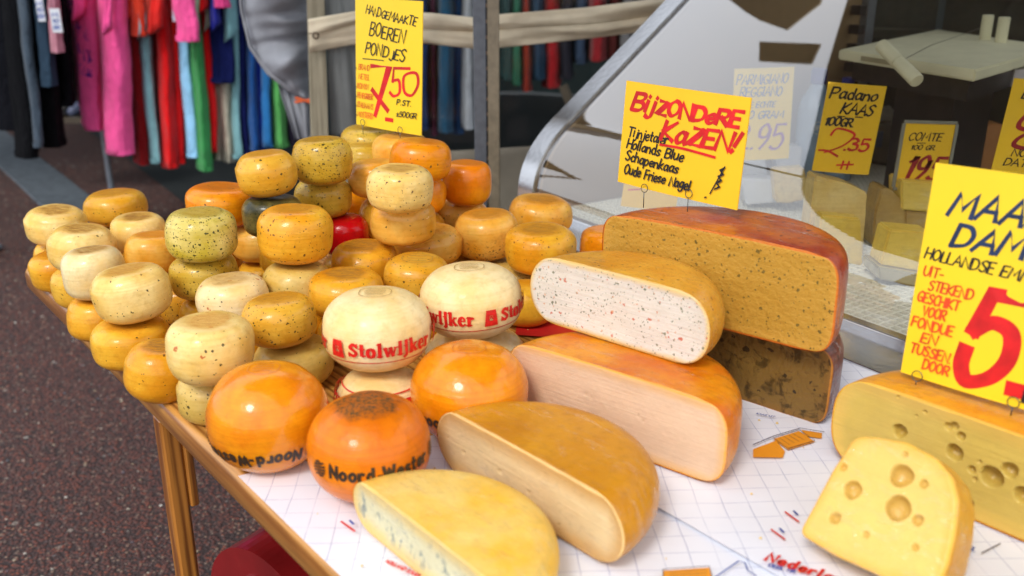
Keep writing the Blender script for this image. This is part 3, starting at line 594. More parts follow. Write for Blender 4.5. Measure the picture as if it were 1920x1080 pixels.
# key: x, y, base height above the table, diameter, height, palette, dict(material), ridge, tilt, label
CH = [
 ('A1', -.7436, 1.4671, .060, .095, .060, PALE, dict(stamp=.9, sp=.03), 1, (2, 5), 'pale cream cheese at the far left corner of the table, highest beside the bare ground'),
 ('A2', -.69, 1.5817, .060, .1035, .060, YEL, dict(stamp=.6, sp=.04), 0, (0, -2), 'pale golden cheese behind the far left corner, backed by bare asphalt'),
 ('A3', -.6399, 1.3254, .060, .0936, .0688, PALE, dict(stamp=.9, sp=.02), 1, (0, 3), 'cream cheese with a groove round its shoulder, second from the far left corner'),
 ('A4', -.5908, 1.4187, .060, .0841, .060, PALE, dict(stamp=1), 0, (0, 0), 'cream cheese with the darkest brown stamp, just behind the white-yellow front row'),
 ('A5', -.5684, 1.2066, .060, .0823, .0707, WHITE, dict(stamp=.9), 0, (-3, -4), 'whitest plain cheese of the left edge row with grey stamp'),
 ('A6', -.4842, 1.1267, .060, .0959, .0708, PALE, dict(stamp=.8, sp=.02, stampc=(.45, .20, .04)), 1, (-2, -5), 'large pale cheese with tan stamp stacked on a golden one at the left edge'),
 ('B1', -.7236, 1.4151, 0, .084, .060, GOLD, dict(stamp=.4, sp=.02), 0, (0, 0), 'small golden cheese directly on the wood at the table corner'),
 ('B2', -.6526, 1.34, 0, .0882, .060, YEL, dict(stamp=.4, sp=.10), 0, (0, 0), 'golden cheese with brown specks under the grooved cream cheese'),
 ('B3', -.5724, 1.2088, 0, .0857, .060, GOLD, dict(stamp=.3), 1, (0, 0), 'golden cheese on the wood under the whitest cheese'),
 ('B4', -.494, 1.1186, 0, .0986, .060, GOLD, dict(stamp=.3, sp=.02), 0, (0, 0), 'wide golden cheese under the large pale one at the left edge'),
 ('B5', -.4242, 1.0165, 0, .0825, .0725, GOLD, dict(stamp=.9, sp=.02), 1, (-2, 6), 'yellow cheese with brown top on the wood above the table leg'),
 ('B9', -.477, 1.2746, 0, .0802, .060, YEL, dict(sp=.35, spc=(.06, .02, .01)), 0, (0, 0), 'dark speckled cheese low in the gap behind the large pale one'),
 ('C1', -.5285, 1.3173, .060, .0828, .060, PEACH, dict(stamp=.6, stampc=(.55, .2, .03)), 0, (0, 2), 'peach orange cheese left of the green herb cheese'),
 ('C2', -.4141, 1.1955, .120, .0926, .0662, GREEN, dict(sp=.60, stamp=.3, spc=(.02, .03, .01)), 0, (0, 0), 'green yellow herb cheese on top of the left stack'),
 ('C3', -.4194, 1.2129, .060, .0916, .060, HERB, dict(sp=.28, stamp=.2), 0, (0, -3), 'yellow herb cheese under the green one on the left stack'),
 ('C4', -.4397, 1.3647, .120, .1009, .060, ORAN, dict(sp=.03, stamp=.5), 0, (0, 3), 'orange cheese right behind the green herb cheese'),
 ('C5', -.3859, 1.3757, .060, .0892, .060, PEACH, dict(stamp=0), 0, (0, 0), 'plain orange cheese between the green herb cheese and the yellow seeded one'),
 ('C6', -.489, 1.475, .060, .090, .060, PALE, dict(stamp=.3), 0, (0, 0), 'pale cheese peeking out left behind the orange one'),
 ('D1', -.2862, 1.182, .120, .0975, .0748, GOLD, dict(sp=.16, spc=(.12, .045, .01), stamp=.5), 0, (0, 0), 'bright yellow cheese with cumin seeds left of the red cheese'),
 ('D2', -.2878, 1.1759, .060, .090, .060, OLIVE, dict(sp=.10, stamp=.2), 0, (0, 0), 'olive pale cheese under the bright yellow cumin cheese'),
 ('D3', -.3548, 1.1174, .060, .0904, .060, WHITE, dict(red=.22, sp=.08, stamp=.5), 0, (0, 0), 'whitish cheese with red and dark flecks in the middle left'),
 ('D4', -.2783, 1.0425, .060, .0892, .0613, YEL, dict(sp=.22, stamp=.5), 0, (0, 0), 'yellow cheese with green black flecks behind the biggest orange cheese'),
 ('D5', -.3322, .945, .060, .0943, .0715, PALE, dict(red=.16, sp=.05, stamp=.7, stampc=(.5, .22, .05)), 0, (-2, 3), 'cream cheese with red flecks left of the front orange cheese'),
 ('D6', -.343, .9641, 0, .0797, .060, OLIVE, dict(sp=.10, stamp=.3), 1, (0, 0), 'greenish yellow cheese on the wood beside the biggest orange cheese'),
 ('D7', -.2678, 1.0573, 0, .0962, .060, OLIVE, dict(stamp=.5, sp=.02), 0, (0, 0), 'dull cream cheese left of the lower red lettered cheese'),
 ('D8', -.2152, 1.1372, .060, .098, .060, GOLD, dict(sp=.08, stamp=.8), 0, (0, 0), 'amber cheese with dark top behind the front red lettered cheese'),
 ('E1', -.3444, 1.3006, .180, .0852, .0663, YEL, dict(sp=.08, stamp=.4), 1, (0, -4), 'pale speckled cheese high on the pile, left of the herb crusted one'),
 ('E2', -.282, 1.3759, .180, .0887, .0709, HERB, dict(sp=.42, stamp=.3), 1, (0, 0), 'heavily herb speckled cheese high on the pile below the clipped grey sheet'),
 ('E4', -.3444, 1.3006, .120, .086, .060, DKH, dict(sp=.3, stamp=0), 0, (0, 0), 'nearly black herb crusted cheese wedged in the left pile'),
 ('E5', -.2933, 1.4115, .120, .0891, .060, HERB, dict(sp=.25, stamp=0), 0, (0, 0), 'yellow speckled cheese under the heavily herb speckled one'),
 ('E6', -.2489, 1.609, .168, .0997, .060, HERB, dict(sp=.34, stamp=.1), 0, (0, 0), 'herb cheese at the very back under the tall price card'),
 ('E7', -.2429, 1.5428, .150, .0873, .060, HERB, dict(sp=.16, stamp=.2), 1, (0, 0), 'olive yellow cheese just in front of the rearmost herb cheese'),
 ('E8', -.1832, 1.526, .168, .0935, .060, PEACH, dict(stamp=.2), 0, (0, 0), 'light orange cheese under the right foot of the tall price card'),
 ('E9', -.1409, 1.3938, .180, .0931, .065, ORAN, dict(sp=.03, stamp=.5), 0, (0, 5), 'big orange cheese at the top of the pile, left of the steel post'),
 ('E10', -.2129, 1.4392, .144, .0854, .060, PEACH, dict(stamp=.4), 0, (0, 0), 'orange cheese left behind the speckled pale one at the pile top'),
 ('E11', -.2726, 1.5401, .075, .0955, .060, ORAN, dict(stamp=0), 0, (0, 0), 'plain light orange cheese directly above the red cheese'),
 ('E12', -.1509, 1.2233, .180, .0887, .0591, PALE, dict(sp=.12, spc=(.08, .03, .02), stamp=.7), 0, (0, 0), 'pale brown flecked cheese crowning the middle stack'),
 ('E13', -.1532, 1.2686, .120, .0917, .060, PEACH, dict(sp=.03, stamp=0, c=1), 0, (0, 0), 'golden cheese carrying the pale brown flecked one'),
 ('E14', -.1444, 1.4233, .120, .0855, .060, ORAN, dict(stamp=0), 0, (0, 0), 'orange cheese squeezed under the big orange one'),
 ('E15', -.0741, 1.4869, .120, .0806, .0721, ORAN, dict(stamp=.4, stampc=(.5, .18, .02)), 0, (0, 0), 'smooth orange cheese touching the foot of the steel post'),
 ('E16', -.0819, 1.5169, .060, .0832, .060, PEACH, dict(sp=.05, stamp=0), 1, (0, 0), 'tan cheese under the smooth orange one'),
 ('R', -.261, 1.404, .060, .0772, .064, RED, dict(stamp=0, rough=.2, coat=.8), 0, (0, 0), 'bright red waxed cheese, the only red one'),
 ('F1', -.21, 1.2662, .060, .0954, .060, GOLD, dict(sp=.10, stamp=.8), 0, (0, 0), 'amber speckled cheese right in front of the red cheese'),
 ('F2', -.1268, 1.3558, .060, .1047, .060, PEACH, dict(sp=.07, stamp=.5, spc=(.12, .05, .01)), 1, (0, 0), 'golden cheese with few specks in the middle row, right of the amber one'),
 ('F3', -.0372, 1.3903, .060, .0991, .0738, PEACH, dict(sp=.55, low=1, spc=(.13, .04, .015), stamp=.5), 0, (0, -2), 'tan cheese with brown specks crowding its lower half'),
 ('F4', .0456, 1.5296, .060, .1074, .062, PEACH, dict(sp=.05, spc=(.14, .02, .01), stamp=.7), 0, (0, 3), 'golden cheese next to the end of the steel rail'),
 ('F5', .0416, 1.3268, .060, .1054, .0667, GOLD, dict(sp=.08, spc=(.14, .03, .01), stamp=.7), 0, (0, 0), 'orange gold cheese with rust specks behind the white half cheese'),
 ('F6', -.1303, 1.2008, .060, .0895, .060, YEL, dict(sp=.10, stamp=0), 0, (0, 0), 'yellow cheese with an oval ink stamp on top'),
 ('F7', .0104, 1.3751, 0, .110, .060, OLIVE, dict(sp=.08, stamp=0), 0, (0, 0), 'olive yellow cheese low under the rust specked one'),
 ('F8', .0192, 1.2574, 0, .0844, .064, GOLD, dict(stamp=0), 0, (0, 0), 'yellow cheese half hidden between lettered cheese and white half cheese'),
 ('F9', .1705, 1.5558, 0, .1034, .060, ORAN, dict(stamp=0, sp=.03), 0, (0, 0), 'orange cheese peeking out left of the red rind half wheel'),
 ('S1', -.1496, .9596, .070, .1194, .0868, WHITE, dict(stamp=0, coat=.25, rough=.4), 0, (0, 0), 'cream cheese with red lettering reading Stolwijker in full'),
 ('S2', -.0479, 1.051, .070, .1227, .086, WHITE, dict(stamp=0, coat=.25, rough=.4), 0, (0, -2), 'cream cheese with red lettering cut off, further back right'),
 ('S3', -.1456, .945, 0, .103, .070, WHITE, dict(stamp=0), 1, (0, 0), 'cream cheese with upside down red lettering under the fully lettered one'),
 ('S4', -.045, 1.065, 0, .125, .070, WHITE, dict(stamp=0), 1, (0, 0), 'plain cream cheese under the rear red lettered one'),
 ('O1', -.2509, .8619, 0, .123, .1114, ORAN, dict(stamp=0, coat=1, rough=.22), 0, (0, 0), 'biggest glossy orange cheese with upside down black lettering, leftmost of the three'),
 ('O2', -.1382, .8004, 0, .119, .1012, ((.80, .22, .004), (.68, .15, .003)), dict(stamp=1, coat=.5, rough=.32, stampc=(.085, .055, .022), mould=1), 0, (0, 0), 'deep orange cheese with dark mouldy top and black lettering'),
 ('O3', -.0459, .9165, 0, .1288, .1068, ORAN, dict(stamp=0, coat=1, rough=.22), 0, (0, 0), 'glossy orange cheese behind the amber half wheel'),
]
HID = [(-.24,1.56,.060,.078), (-.325, 1.2976, .060, .06), (-.267, 1.70, .060, .06), (-.1494, 1.4433, .060, .06), (-.205, 1.45, .060, .082), (-.4685, 1.3713, .060, .06), (-.16, 1.54, .060, .10),
 (-.2603, 1.4044, 0, .06), (-.1289, 1.1997, 0, .06), (.0829, 1.3126, 0, .06), (.0461, 1.5289, 0, .06), (-.0804, 1.3996, 0, .06), (-.1372, 1.3423, 0, .06), (-.2115, 1.2678, 0, .06),
 (-.0825, 1.5169, 0, .06), (-.2843, 1.56, 0, .074), (-.2147, 1.1401, 0, .06), (-.3526, 1.1169, 0, .06), (-.2904, 1.176, 0, .06), (-.3856, 1.3755, 0, .06), (-.4201, 1.2138, 0, .06),
 (-.5391, 1.3228, 0, .06), (-.5898, 1.4192, 0, .06), (-.6913, 1.579, 0, .06), (-.754, 1.4891, 0, .06), (-.1484, 1.4439, 0, .06), (-.096, 1.2733, 0, .06), (-.468, 1.3733, 0, .06), (-.348, 1.2976, 0, .06), (-.489, 1.475, 0, .06)]
CO = {}
def PX(k): return 2.45 if k[0] == 'S' else 2.2
for i, (k, x, y, zb, D, h, pal, kw, ridge, tilt, lab) in enumerate(CH):
    kw = dict(kw); kw.pop('c', None); big = k[0] in 'SO'
    kw.setdefault('stamp', .6)
    m = rind('rind_'+str(i), pal[0], pal[1], seed=i*.77+1, h=h, D=D, **kw)
    tl = (tilt[0]+random.uniform(-2.6, 2.6), tilt[1]+random.uniform(-2.6, 2.6)) if not big else tilt
    o = round_cheese('round_cheese', x, y, T+zb+(.004 if k[0] == 'O' and k != 'O1' else 0), D, h, m, PX(k) if big else random.uniform(2.7, 3.4), .03 if not big else .012, ridge, i, tl, 72 if big else 56)
    tag(o, lab, 'cheese', 'round cheeses piled on the table'); CO[k] = o
hm = rind('rind_hidden', GOLD[0], GOLD[1], sp=.05, stamp=.3)
h0 = None
for (x, y, zb, hh) in HID:
    if h0 is None: h0 = round_cheese('round_cheese', 0, 0, 0, .084, .06, hm, seed=50)
    o = h0 if h0.get('label') is None else h0.copy()
    if o is not h0: COL.objects.link(o)
    o.location = (x, y, T+zb); o.scale = (1, 1, hh/.06)
    tag(o, 'golden cheese buried inside the pile and carrying others', 'cheese', 'round cheeses inside the pile')

# lettering on the round cheeses
def wrap_map(k, phi0, zc, off=.0005, flip=False):
    d = {c_[0]: c_ for c_ in CH}[k]; D, h = d[4], d[5]; p = PX(k)
    def f(u, v, lift):
        if flip: u, v = -u, -v
        z = zc+v; r = D/2*prof_r(z, h, p); a = phi0+u/(D/2)
        # same wobble as the mesh
        t = 2*z/h-1; cz = t; seed = [c_[0] for c_ in CH].index(k)
        wob = 1+.018*noise.noise(Vector((math.cos(a)*1.3+seed*5, math.sin(a)*1.3, cz*1.2)))+.006*noise.noise(Vector((math.cos(a)*4+seed, math.sin(a)*4, cz*4)))
        r = r*wob+off+lift; return (r*math.cos(a), r*math.sin(a), z)
    return f
def serif_text(ink, t, x, y, h, step=.0015):
    """heavy slab letters made of thick stems and thin serifs; returns advance"""
    th = h*.27; tn = h*.10; X = x
    def S(P, w, sm=False): ink.stroke([(X+a*h, y+b_*h) for a, b_ in P], w, sm, 0, step)
    for c_ in t:
        if c_ == 'S': S([(.62, .80), (.38, .93), (.16, .72), (.36, .54), (.60, .30), (.40, .06), (.10, .20)], th*.85, True); S([(.66, .98), (.66, .68)], tn); S([(.07, .0), (.07, .34)], tn); adv = .80
        elif c_ == 't': S([(.20, .92), (.20, .14)], th); S([(.20, .12), (.30, .05), (.44, .10)], tn*1.3); S([(.0, .64), (.42, .64)], tn); adv = .50
        elif c_ == 'o': S([(.18, .58), (.10, .33), (.18, .08)], th, True); S([(.48, .58), (.56, .33), (.48, .08)], th, True); S([(.14, .63), (.33, .69), (.52, .63)], tn, True); S([(.14, .03), (.33, -.03), (.52, .03)], tn, True); adv = .74
        elif c_ == 'l': S([(.20, 1.0), (.20, .0)], th); S([(.02, .97), (.2, .97)], tn); S([(.0, .03), (.40, .03)], tn); adv = .46
        elif c_ == 'i': S([(.20, .66), (.20, .0)], th); S([(.20, .98), (.20, .82)], th); S([(.02, .64), (.2, .64)], tn); S([(.0, .03), (.40, .03)], tn); adv = .46
        elif c_ == 'j': S([(.22, .66), (.22, -.10), (.08, -.24)], th*.9); S([(.22, .98), (.22, .82)], th); S([(.04, .64), (.22, .64)], tn); adv = .42
        elif c_ == 'w': S([(.10, .66), (.30, .02)], th*.9); S([(.30, .02), (.48, .6)], tn*1.4); S([(.46, .66), (.66, .02)], th*.9); S([(.66, .02), (.84, .64)], tn*1.4); S([(.0, .65), (.26, .65)], tn); S([(.36, .65), (.60, .65)], tn); S([(.74, .65), (.94, .65)], tn); adv = .98
        elif c_ == 'k': S([(.20, 1.0), (.20, .0)], th); S([(.02, .97), (.2, .97)], tn); S([(.0, .03), (.36, .03)], tn); S([(.58, .62), (.30, .32)], tn*1.4); S([(.36, .42), (.60, .04)], th*.85); S([(.46, .64), (.70, .64)], tn); S([(.48, .03), (.76, .03)], tn); adv = .80
        elif c_ == 'e': S([(.18, .58), (.10, .33), (.20, .08)], th, True); S([(.14, .62), (.32, .69), (.46, .60), (.50, .42)], tn*1.6, True); S([(.12, .38), (.52, .38)], tn); S([(.16, .04), (.34, -.02), (.54, .12)], tn*1.5, True); adv = .64
        elif c_ == 'r': S([(.20, .66), (.20, .0)], th); S([(.02, .64), (.2, .64)], tn); S([(.0, .03), (.42, .03)], tn); S([(.30, .50), (.42, .62), (.52, .58)], th*.7); adv = .60
        else: adv = .4
        X += adv*h
    return X-x
def crest(ink, x, y, h, step=.0015):
    # little trapezoid emblem with a pale figure left open in it
    for i in range(9):
        t = i/8; w = .30+.12*(1-t)
        if .3 < t < .75: ink.stroke([(x-w*h, y+t*h), (x-.16*h, y+t*h)], h*.14, False, 0, step); ink.stroke([(x+.16*h, y+t*h), (x+w*h, y+t*h)], h*.14, False, 0, step)
        else: ink.stroke([(x-w*h, y+t*h), (x+w*h, y+t*h)], h*.14, False, 0, step)
    ink.stroke([(x-.07*h, y+.5*h), (x+.02*h, y+.62*h), (x+.08*h, y+.45*h)], h*.07, True, 0)
def ang(k, px):      # azimuth on cheese k of the visible point under pixel column px
    d = {c_[0]: c_ for c_ in CH}[k]; c_ = Vector((d[1], d[2], T+d[3]+d[5]/2)); v = c_-CAM
    dep = v.dot(F); off = (px-960)/FPX*dep-v.x; r = d[4]/2; view = math.atan2(-c_.y, -c_.x)
    return view+math.asin(max(-.98, min(.98, off/r)))
def stol(k, px_start, z, h, flip=False, n_rep=3, line=True):
    D = {c_[0]: c_ for c_ in CH}[k][4]; ink = Ink(); per = h*7.05+h*1.5
    for rr in range(-1, n_rep-1):
        if abs(rr*per)/(D/2) > 2.6: continue
        x = rr*per; serif_text(ink, 'Stolwijker', x, 0, h); crest(ink, x-h*.85, -.12*h, h*1.15)
    ph = ang(k, px_start)
    ink.make('lettering', M_red_print, CO[k], wrap_map(k, ph, z, flip=flip), False)
    if line:
        ink = Ink(); ink.stroke([(-D*1.2, -.55*h), (D*1.2, -.55*h)], .0010, False, 0, .003)
        ink.make('band_line', M_red_print, CO[k], wrap_map(k, ph, z, flip=flip), False)
stol('S1', 655, .0340, .0150); stol('S2', 938, .0340, .0150); stol('S3', 742, .050, .015, True)
def top_stamp(k, m, rx, ry, zf=.985, lines=4, half=False):
    d = {c_[0]: c_ for c_ in CH}[k]; D, h = d[4], d[5]; p = PX(k) if k[0] in 'SO' else 3.0; ink = Ink()
    el = [(rx*math.cos(t*PI/12), ry*math.sin(t*PI/12)) for t in range(25)]
    el = [(max(-rx*.92, min(rx*.92, a)), b_) for a, b_ in el]; ink.stroke(el, .0008, False, 0)
    for j in range(lines):
        yy = ry*(.55-1.1*j/max(1, lines-1)); ww = rx*.62*(1-.2*abs(j-1.5)/2)
        x = -ww
        while x < ww:
            l = random.uniform(.0012, .0035); ink.stroke([(x, yy), (min(ww, x+l), yy)], .0013, False, 0); x += l+.0008
    def f(u, v, lift):
        r = math.hypot(u, v)/(D/2); z = h/2+h/2*(max(0, 1-r**p))**(1/p); z -= h*(.012 if k[0] in 'SO' else .03)*max(0, 1-(r/.72)**2)*1.6
        return (u, v, z+.0012+lift)
    ink.make('ink_stamp', m, CO[k], f, False)
top_stamp('S1', M_faint, .019, .016); top_stamp('S2', M_faint, .019, .016); top_stamp('F6', M_faint, .022, .018, lines=3)
top_stamp('O1', M_orange_faint, .017, .015); top_stamp('O3', M_orange_faint, .019, .016)
def sans(ink, t, x, y, h, w, step=.0015): 
    X = x
    for c_ in t:
        gw = G_[c_][0] if c_ in G_ else .4
        if c_ == '*':
            ink.stroke([(X+.08*h, y+.3*h), (X+.30*h, y+.3*h)], h*.26, False, 0, step); X += .45*h; continue
        for sm, P in G_[c_][1]:
            ink.stroke([(X+a*h*.95, y+b_*h) for a, b_ in P], w, sm, 0, step)
        X += (gw*.95+.26)*h
    return X-x
def noord(k, px0, z, h, flip=False, logo=True):
    ink = Ink(); L_ = sans(ink, 'Noord*Wester', 0, 0, h, h*.26) if 'W' in G_ else 0
    if logo:
        for cx in (-h*1.1, L_+h*1.0):
            for j, yy in enumerate((.9, .66, .42, .18, -.06)):
                ww = math.sqrt(max(0, .62**2-(yy-.42)**2))*h
                ink.stroke([(cx-ww, yy*h-.05*h), (cx-ww*.3, yy*h+.07*h), (cx+ww*.3, yy*h-.07*h), (cx+ww, yy*h+.05*h)], h*.15, True, 0)
    ink.make('lettering', M_inkblack_fade, CO[k], wrap_map(k, ang(k, px0), z, flip=flip), False)
G_['W'] = (.85, [(False, [(0, 1), (.2, 0), (.42, .8), (.64, 0), (.85, 1)])])
noord('O2', 622, .047, .0125); noord('O1', 556, .041, .0135, True); noord('O3', 840, .045, .0125, True)

# ------------------------------------------------------------------ half wheels
def half_wheel(name, lab, Bp, az, Rr, h, m_rind, m_face, p=3.2, holes=(), cav=.0015, smax=None, cols=(130, 44), roll=0, rk=1.0, wob=.01, seed=0):
    d = Vector((math.sin(az), math.cos(az), 0)); back_n = Vector((-d.y, d.x, 0)); back_n = back_n if back_n.y > 0 else -back_n
    c_ = Vector(Bp)-d*Rr
    root = empty(name, c_); M = Matrix(((d.x, back_n.x, 0, c_.x), (d.y, back_n.y, 0, c_.y), (0, 0, 1, c_.z), (0, 0, 0, 1)))
    root.matrix_basis = M @ Matrix.Rotation(roll, 4, 'Y'); FR[root] = root.matrix_basis.copy()
    tag(root, lab, 'cheese')
    def rz(z):
        t = min(1, abs(2*z/h-1)); return Rr-h*.5*rk*(1-(max(0, 1-t**p))**(1/p))
    NZ = cols[1]; zs = []
    for j in range(NZ+1):
        s = -PI/2+PI*j/NZ; zs.append(h/2+h/2*math.copysign(abs(math.sin(s))**(1.25), s))
    # body: sides
    V = []; Fc = []; NA = 64
    def wobf(a, z): return 1+wob*noise.noise(Vector((math.cos(a)*1.5+seed, math.sin(a)*1.5, z*14)))
    for z in zs:
        r = rz(z)
        for i in range(NA+1): a = PI*i/NA; w_ = wobf(a, z); V.append((r*math.cos(a)*w_, max(0, r*math.sin(a))*w_, z))
    for j in range(NZ):
        for i in range(NA): a = j*(NA+1)+i; Fc.append((a, a+1, a+NA+2, a+NA+1))
    # top and bottom discs with rings so they can bulge
    for top in (0, 1):
        r0 = rz(zs[-1 if top else 0]); prev = (NZ if top else 0)*(NA+1)
        for q in range(1, 9):
            f = 1-q/8; st_ = len(V)
            for i in range(NA+1):
                a = PI*i/NA; w_ = wobf(a, h if top else 0); zz = (h+h*.035*(1-f*f)*(1 if top else 0)+.0012*noise.noise(Vector((f*math.cos(a)*7, f*math.sin(a)*7, seed)))*(1-f)) if top else 0
                V.append((r0*f*math.cos(a)*w_, r0*f*math.sin(a)*w_, zz))
            for i in range(NA):
                Fc.append((prev+i, prev+i+1, st_+i+1, st_+i) if top else (prev+i+1, prev+i, st_+i, st_+i+1))
            prev = st_
    mesh('rind', V, Fc, m_rind, root, False, smooth=True)
    # cut face as a fine grid
    NX = cols[0]; V = []; Fc = []; rim = []; hol = []
    zt = [h*(j/NZ) for j in range(NZ+1)]
    for z0_ in zt:
        # inside outline, top bulge follows
        r = (rz(min(h*.9995, max(h*.0005, z0_))))*wobf(0 if True else 0, z0_); r2 = rz(min(h*.9995, max(h*.0005, z0_)))*wobf(PI, z0_)
        for i in range(NX+1):
            s = -1+2*i/NX; x = r*s if s > 0 else r2*s; zz = z0_+(h*.035*(1-(x/Rr)**2) if z0_ >= h*.999 else h*.035*(1-(x/Rr)**2)*(z0_/h)**4)
            dz = min(z0_, h-z0_); dx = min(abs(r-x), abs(x+r2))
            # distance to the rim, rounded in the corners
            e = min(dz, dx) if dx > h*.4 else min(dx, dz)
            y = cav*math.sin(PI*max(0, min(1, e/.02))*.5)+.0007*noise.noise(Vector((x*40, z0_*40, seed)))*(1 if e > .002 else 0)
            hole_f = 0
            for (hx, hz, hr) in holes:
                q = (x-hx)**2+(z0_-hz)**2
                he = hr*(1+.16*noise.noise(Vector((math.atan2(z0_-hz, x-hx)*.9+hx*90, hz*70, hr*300))))
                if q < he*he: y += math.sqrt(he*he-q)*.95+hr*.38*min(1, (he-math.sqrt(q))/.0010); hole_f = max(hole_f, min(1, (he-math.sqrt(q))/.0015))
            V.append((x, y-.0008+max(0, .0022-e)*.7, zz)); rim.append(max(0, e)); hol.append(hole_f)
    for j in range(NZ):
        for i in range(NX): a = j*(NX+1)+i; Fc.append((a, a+1, a+NX+2, a+NX+1))
    fo = mesh('cut_face', V, Fc, m_face, root, False, smooth=True)
    at_ = fo.data.attributes.new('rim', 'FLOAT', 'POINT'); at_.data.foreach_set('value', rim)
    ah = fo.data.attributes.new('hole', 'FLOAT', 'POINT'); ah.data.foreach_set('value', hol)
    return root
AZ = math.radians
r_h1 = rind('rind_red', (.58, .15, .006), (.34, .035, .003), sp=.12, spscale=120, spc=(.10, .02, .01), stamp=0, seed=31, coat=.8, rough=.3, wrap=.6)
f_h1 = paste('paste_herb', (.50, .275, .038), (.56, .30, .045), (.62, .16, .015), .016, sp=.30, spc=(.10, .08, .02), spscale=170, seed=3, crumb=1)
r_h2 = rind('rind_darkred', (.25, .05, .012), (.14, .03, .01), sp=.3, stamp=0, seed=35, coat=.8, wrap=.5)
f_h2 = paste('paste_olive', (.22, .125, .028), (.24, .12, .025), (.5, .20, .03), .014, sp=.16, spscale=70, seed=6, crumb=1, blotch=.9, spc=(.012, .010, .008))
r_h3 = rind('rind_speckled_amber', (.72, .38, .045), (.62, .26, .02), sp=.10, stamp=0, seed=37, coat=1, wrap=1, spc=(.2, .09, .02))
f_h3 = paste('paste_white_herb', (.72, .68, .60), (.70, .52, .24), (.74, .50, .15), .008, sp=.36, spscale=210, red=.20, seed=11, spc=(.10, .13, .07), stretch=1)
r_h4 = rind('rind_deep_orange', (.76, .29, .008), (.64, .14, .004), stamp=0, seed=41, coat=1, wrap=1)
f_h4 = paste('paste_blush', (.78, .54, .36), (.76, .44, .18), (.80, .38, .05), .014, seed=14, rough=.45)
r_h5 = rind('rind_ochre', (.62, .27, .010), (.52, .20, .006), stamp=0, seed=43, coat=1, wrap=1)
f_h5 = paste('paste_beige', (.76, .57, .31), (.56, .31, .095), (.80, .55, .22), .022, seed=17, wrap=.4)
r_h6 = rind('rind_yellow_soft', (.86, .48, .045), (.84, .58, .16), stamp=0, seed=47, coat=.5, rough=.45, wrap=.8)
f_h6 = paste('paste_blue', (.70, .66, .42), (.72, .50, .14), (.84, .58, .18), .020, seed=19, veins=1.0, wrap=.5)
r_h7 = rind('rind_maas', (.80, .36, .020), (.70, .24, .012), stamp=0, seed=51, coat=.8, wrap=.7)
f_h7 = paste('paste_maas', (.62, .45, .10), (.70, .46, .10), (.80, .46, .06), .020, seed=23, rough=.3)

B4p = Vector((.207, .796, PAPZ)); H4H = .095
half_wheel('half_wheel_cheese', 'half wheel with smooth blush pink cut face and orange rind', B4p, AZ(129), .136, H4H-.008, r_h4, f_h4, 3.4, seed=2,
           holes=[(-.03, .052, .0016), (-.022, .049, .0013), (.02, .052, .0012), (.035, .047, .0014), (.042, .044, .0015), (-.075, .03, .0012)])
B3p = at(1340, 715, T+H4H+.001)
half_wheel('half_wheel_cheese', 'half wheel with white cut face full of red and green flecks', Vector((.200, .875, T+H4H+.0035)), AZ(131.3), .119, .079, r_h3, f_h3, 2.2, seed=4)
H2H = .098
half_wheel('half_wheel_cheese', 'dark olive half wheel with black blotches, lowest of the back stack', Vector((.350, .928, T+.005)), AZ(132), .140, H2H-.005, r_h2, f_h2, 4.5, seed=6, cav=.001)
half_wheel('half_wheel_cheese', 'largest half wheel with red orange top and green yellow herb face', Vector((.336, .903, T+H2H+.0045)), AZ(129.5), .147, .108, r_h1, f_h1, 5, seed=8)
half_wheel('half_wheel_cheese', 'half wheel with plain beige cut face and ochre rind in film, front centre', Vector((.0930, .6600, PAPZ)), AZ(138.3), .1275, .0655, r_h5, f_h5, 2.0, rk=1.05, seed=10,
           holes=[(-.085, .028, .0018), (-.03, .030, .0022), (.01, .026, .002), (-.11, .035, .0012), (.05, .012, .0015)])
half_wheel('half_wheel_cheese', 'soft yellow half wheel with blue veined face at the front edge', Vector((-.001, .569, PAPZ)), AZ(140.2), .113, .049, r_h6, f_h6, 2.1, rk=1.1, seed=12)
random.seed(5)
hs7 = [(-.095, .062, .0095), (-.036, .056, .0055), (-.027, .050, .0050), (-.040, .036, .0105), (-.018, .022, .006), (.000, .028, .013), (.018, .032, .0105), (-.012, .034, .005), (.042, .026, .012), (-.140, .085, .0015),
       (-.07, .080, .003), (-.075, .088, .0025), (-.02, .018, .0045), (.075, .05, .011), (.10, .03, .009), (-.045, -.002, .008), (-.022, .004, .008)]
d7 = Vector((math.sin(AZ(139.8)), math.cos(AZ(139.8)), 0)); c7 = Vector((.5485, .600, PAPZ))-d7*.170; hs7 = []
for (x, y, r) in ((1685, 810, 14), (1776, 803, 8), (1788, 802, 8), (1800, 821, 9), (1788, 851, 17), (1820, 882, 8), (1858, 895, 22), (1891, 884, 16), (1835, 868, 4), (1733, 776, 4), (1683, 747, 3), (1804, 918, 10), (1812, 944, 11), (1916, 930, 17), (1826, 900, 5), (1716, 783, 3)):
    q = hit(x, y, Vector((d7.y, -d7.x, 0)), c7); hs7.append(((q-c7).dot(d7), q.z-PAPZ, r*(q-CAM).dot(F)/FPX))
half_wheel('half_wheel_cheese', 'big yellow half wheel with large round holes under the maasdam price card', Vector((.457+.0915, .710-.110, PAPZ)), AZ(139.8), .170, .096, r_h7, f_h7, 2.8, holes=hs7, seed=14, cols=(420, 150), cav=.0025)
q9 = at(1905, 1045, T+.08)+Vector((.5, -.86, 0))*.115; d9 = Vector((math.sin(AZ(128)), math.cos(AZ(128)), 0))
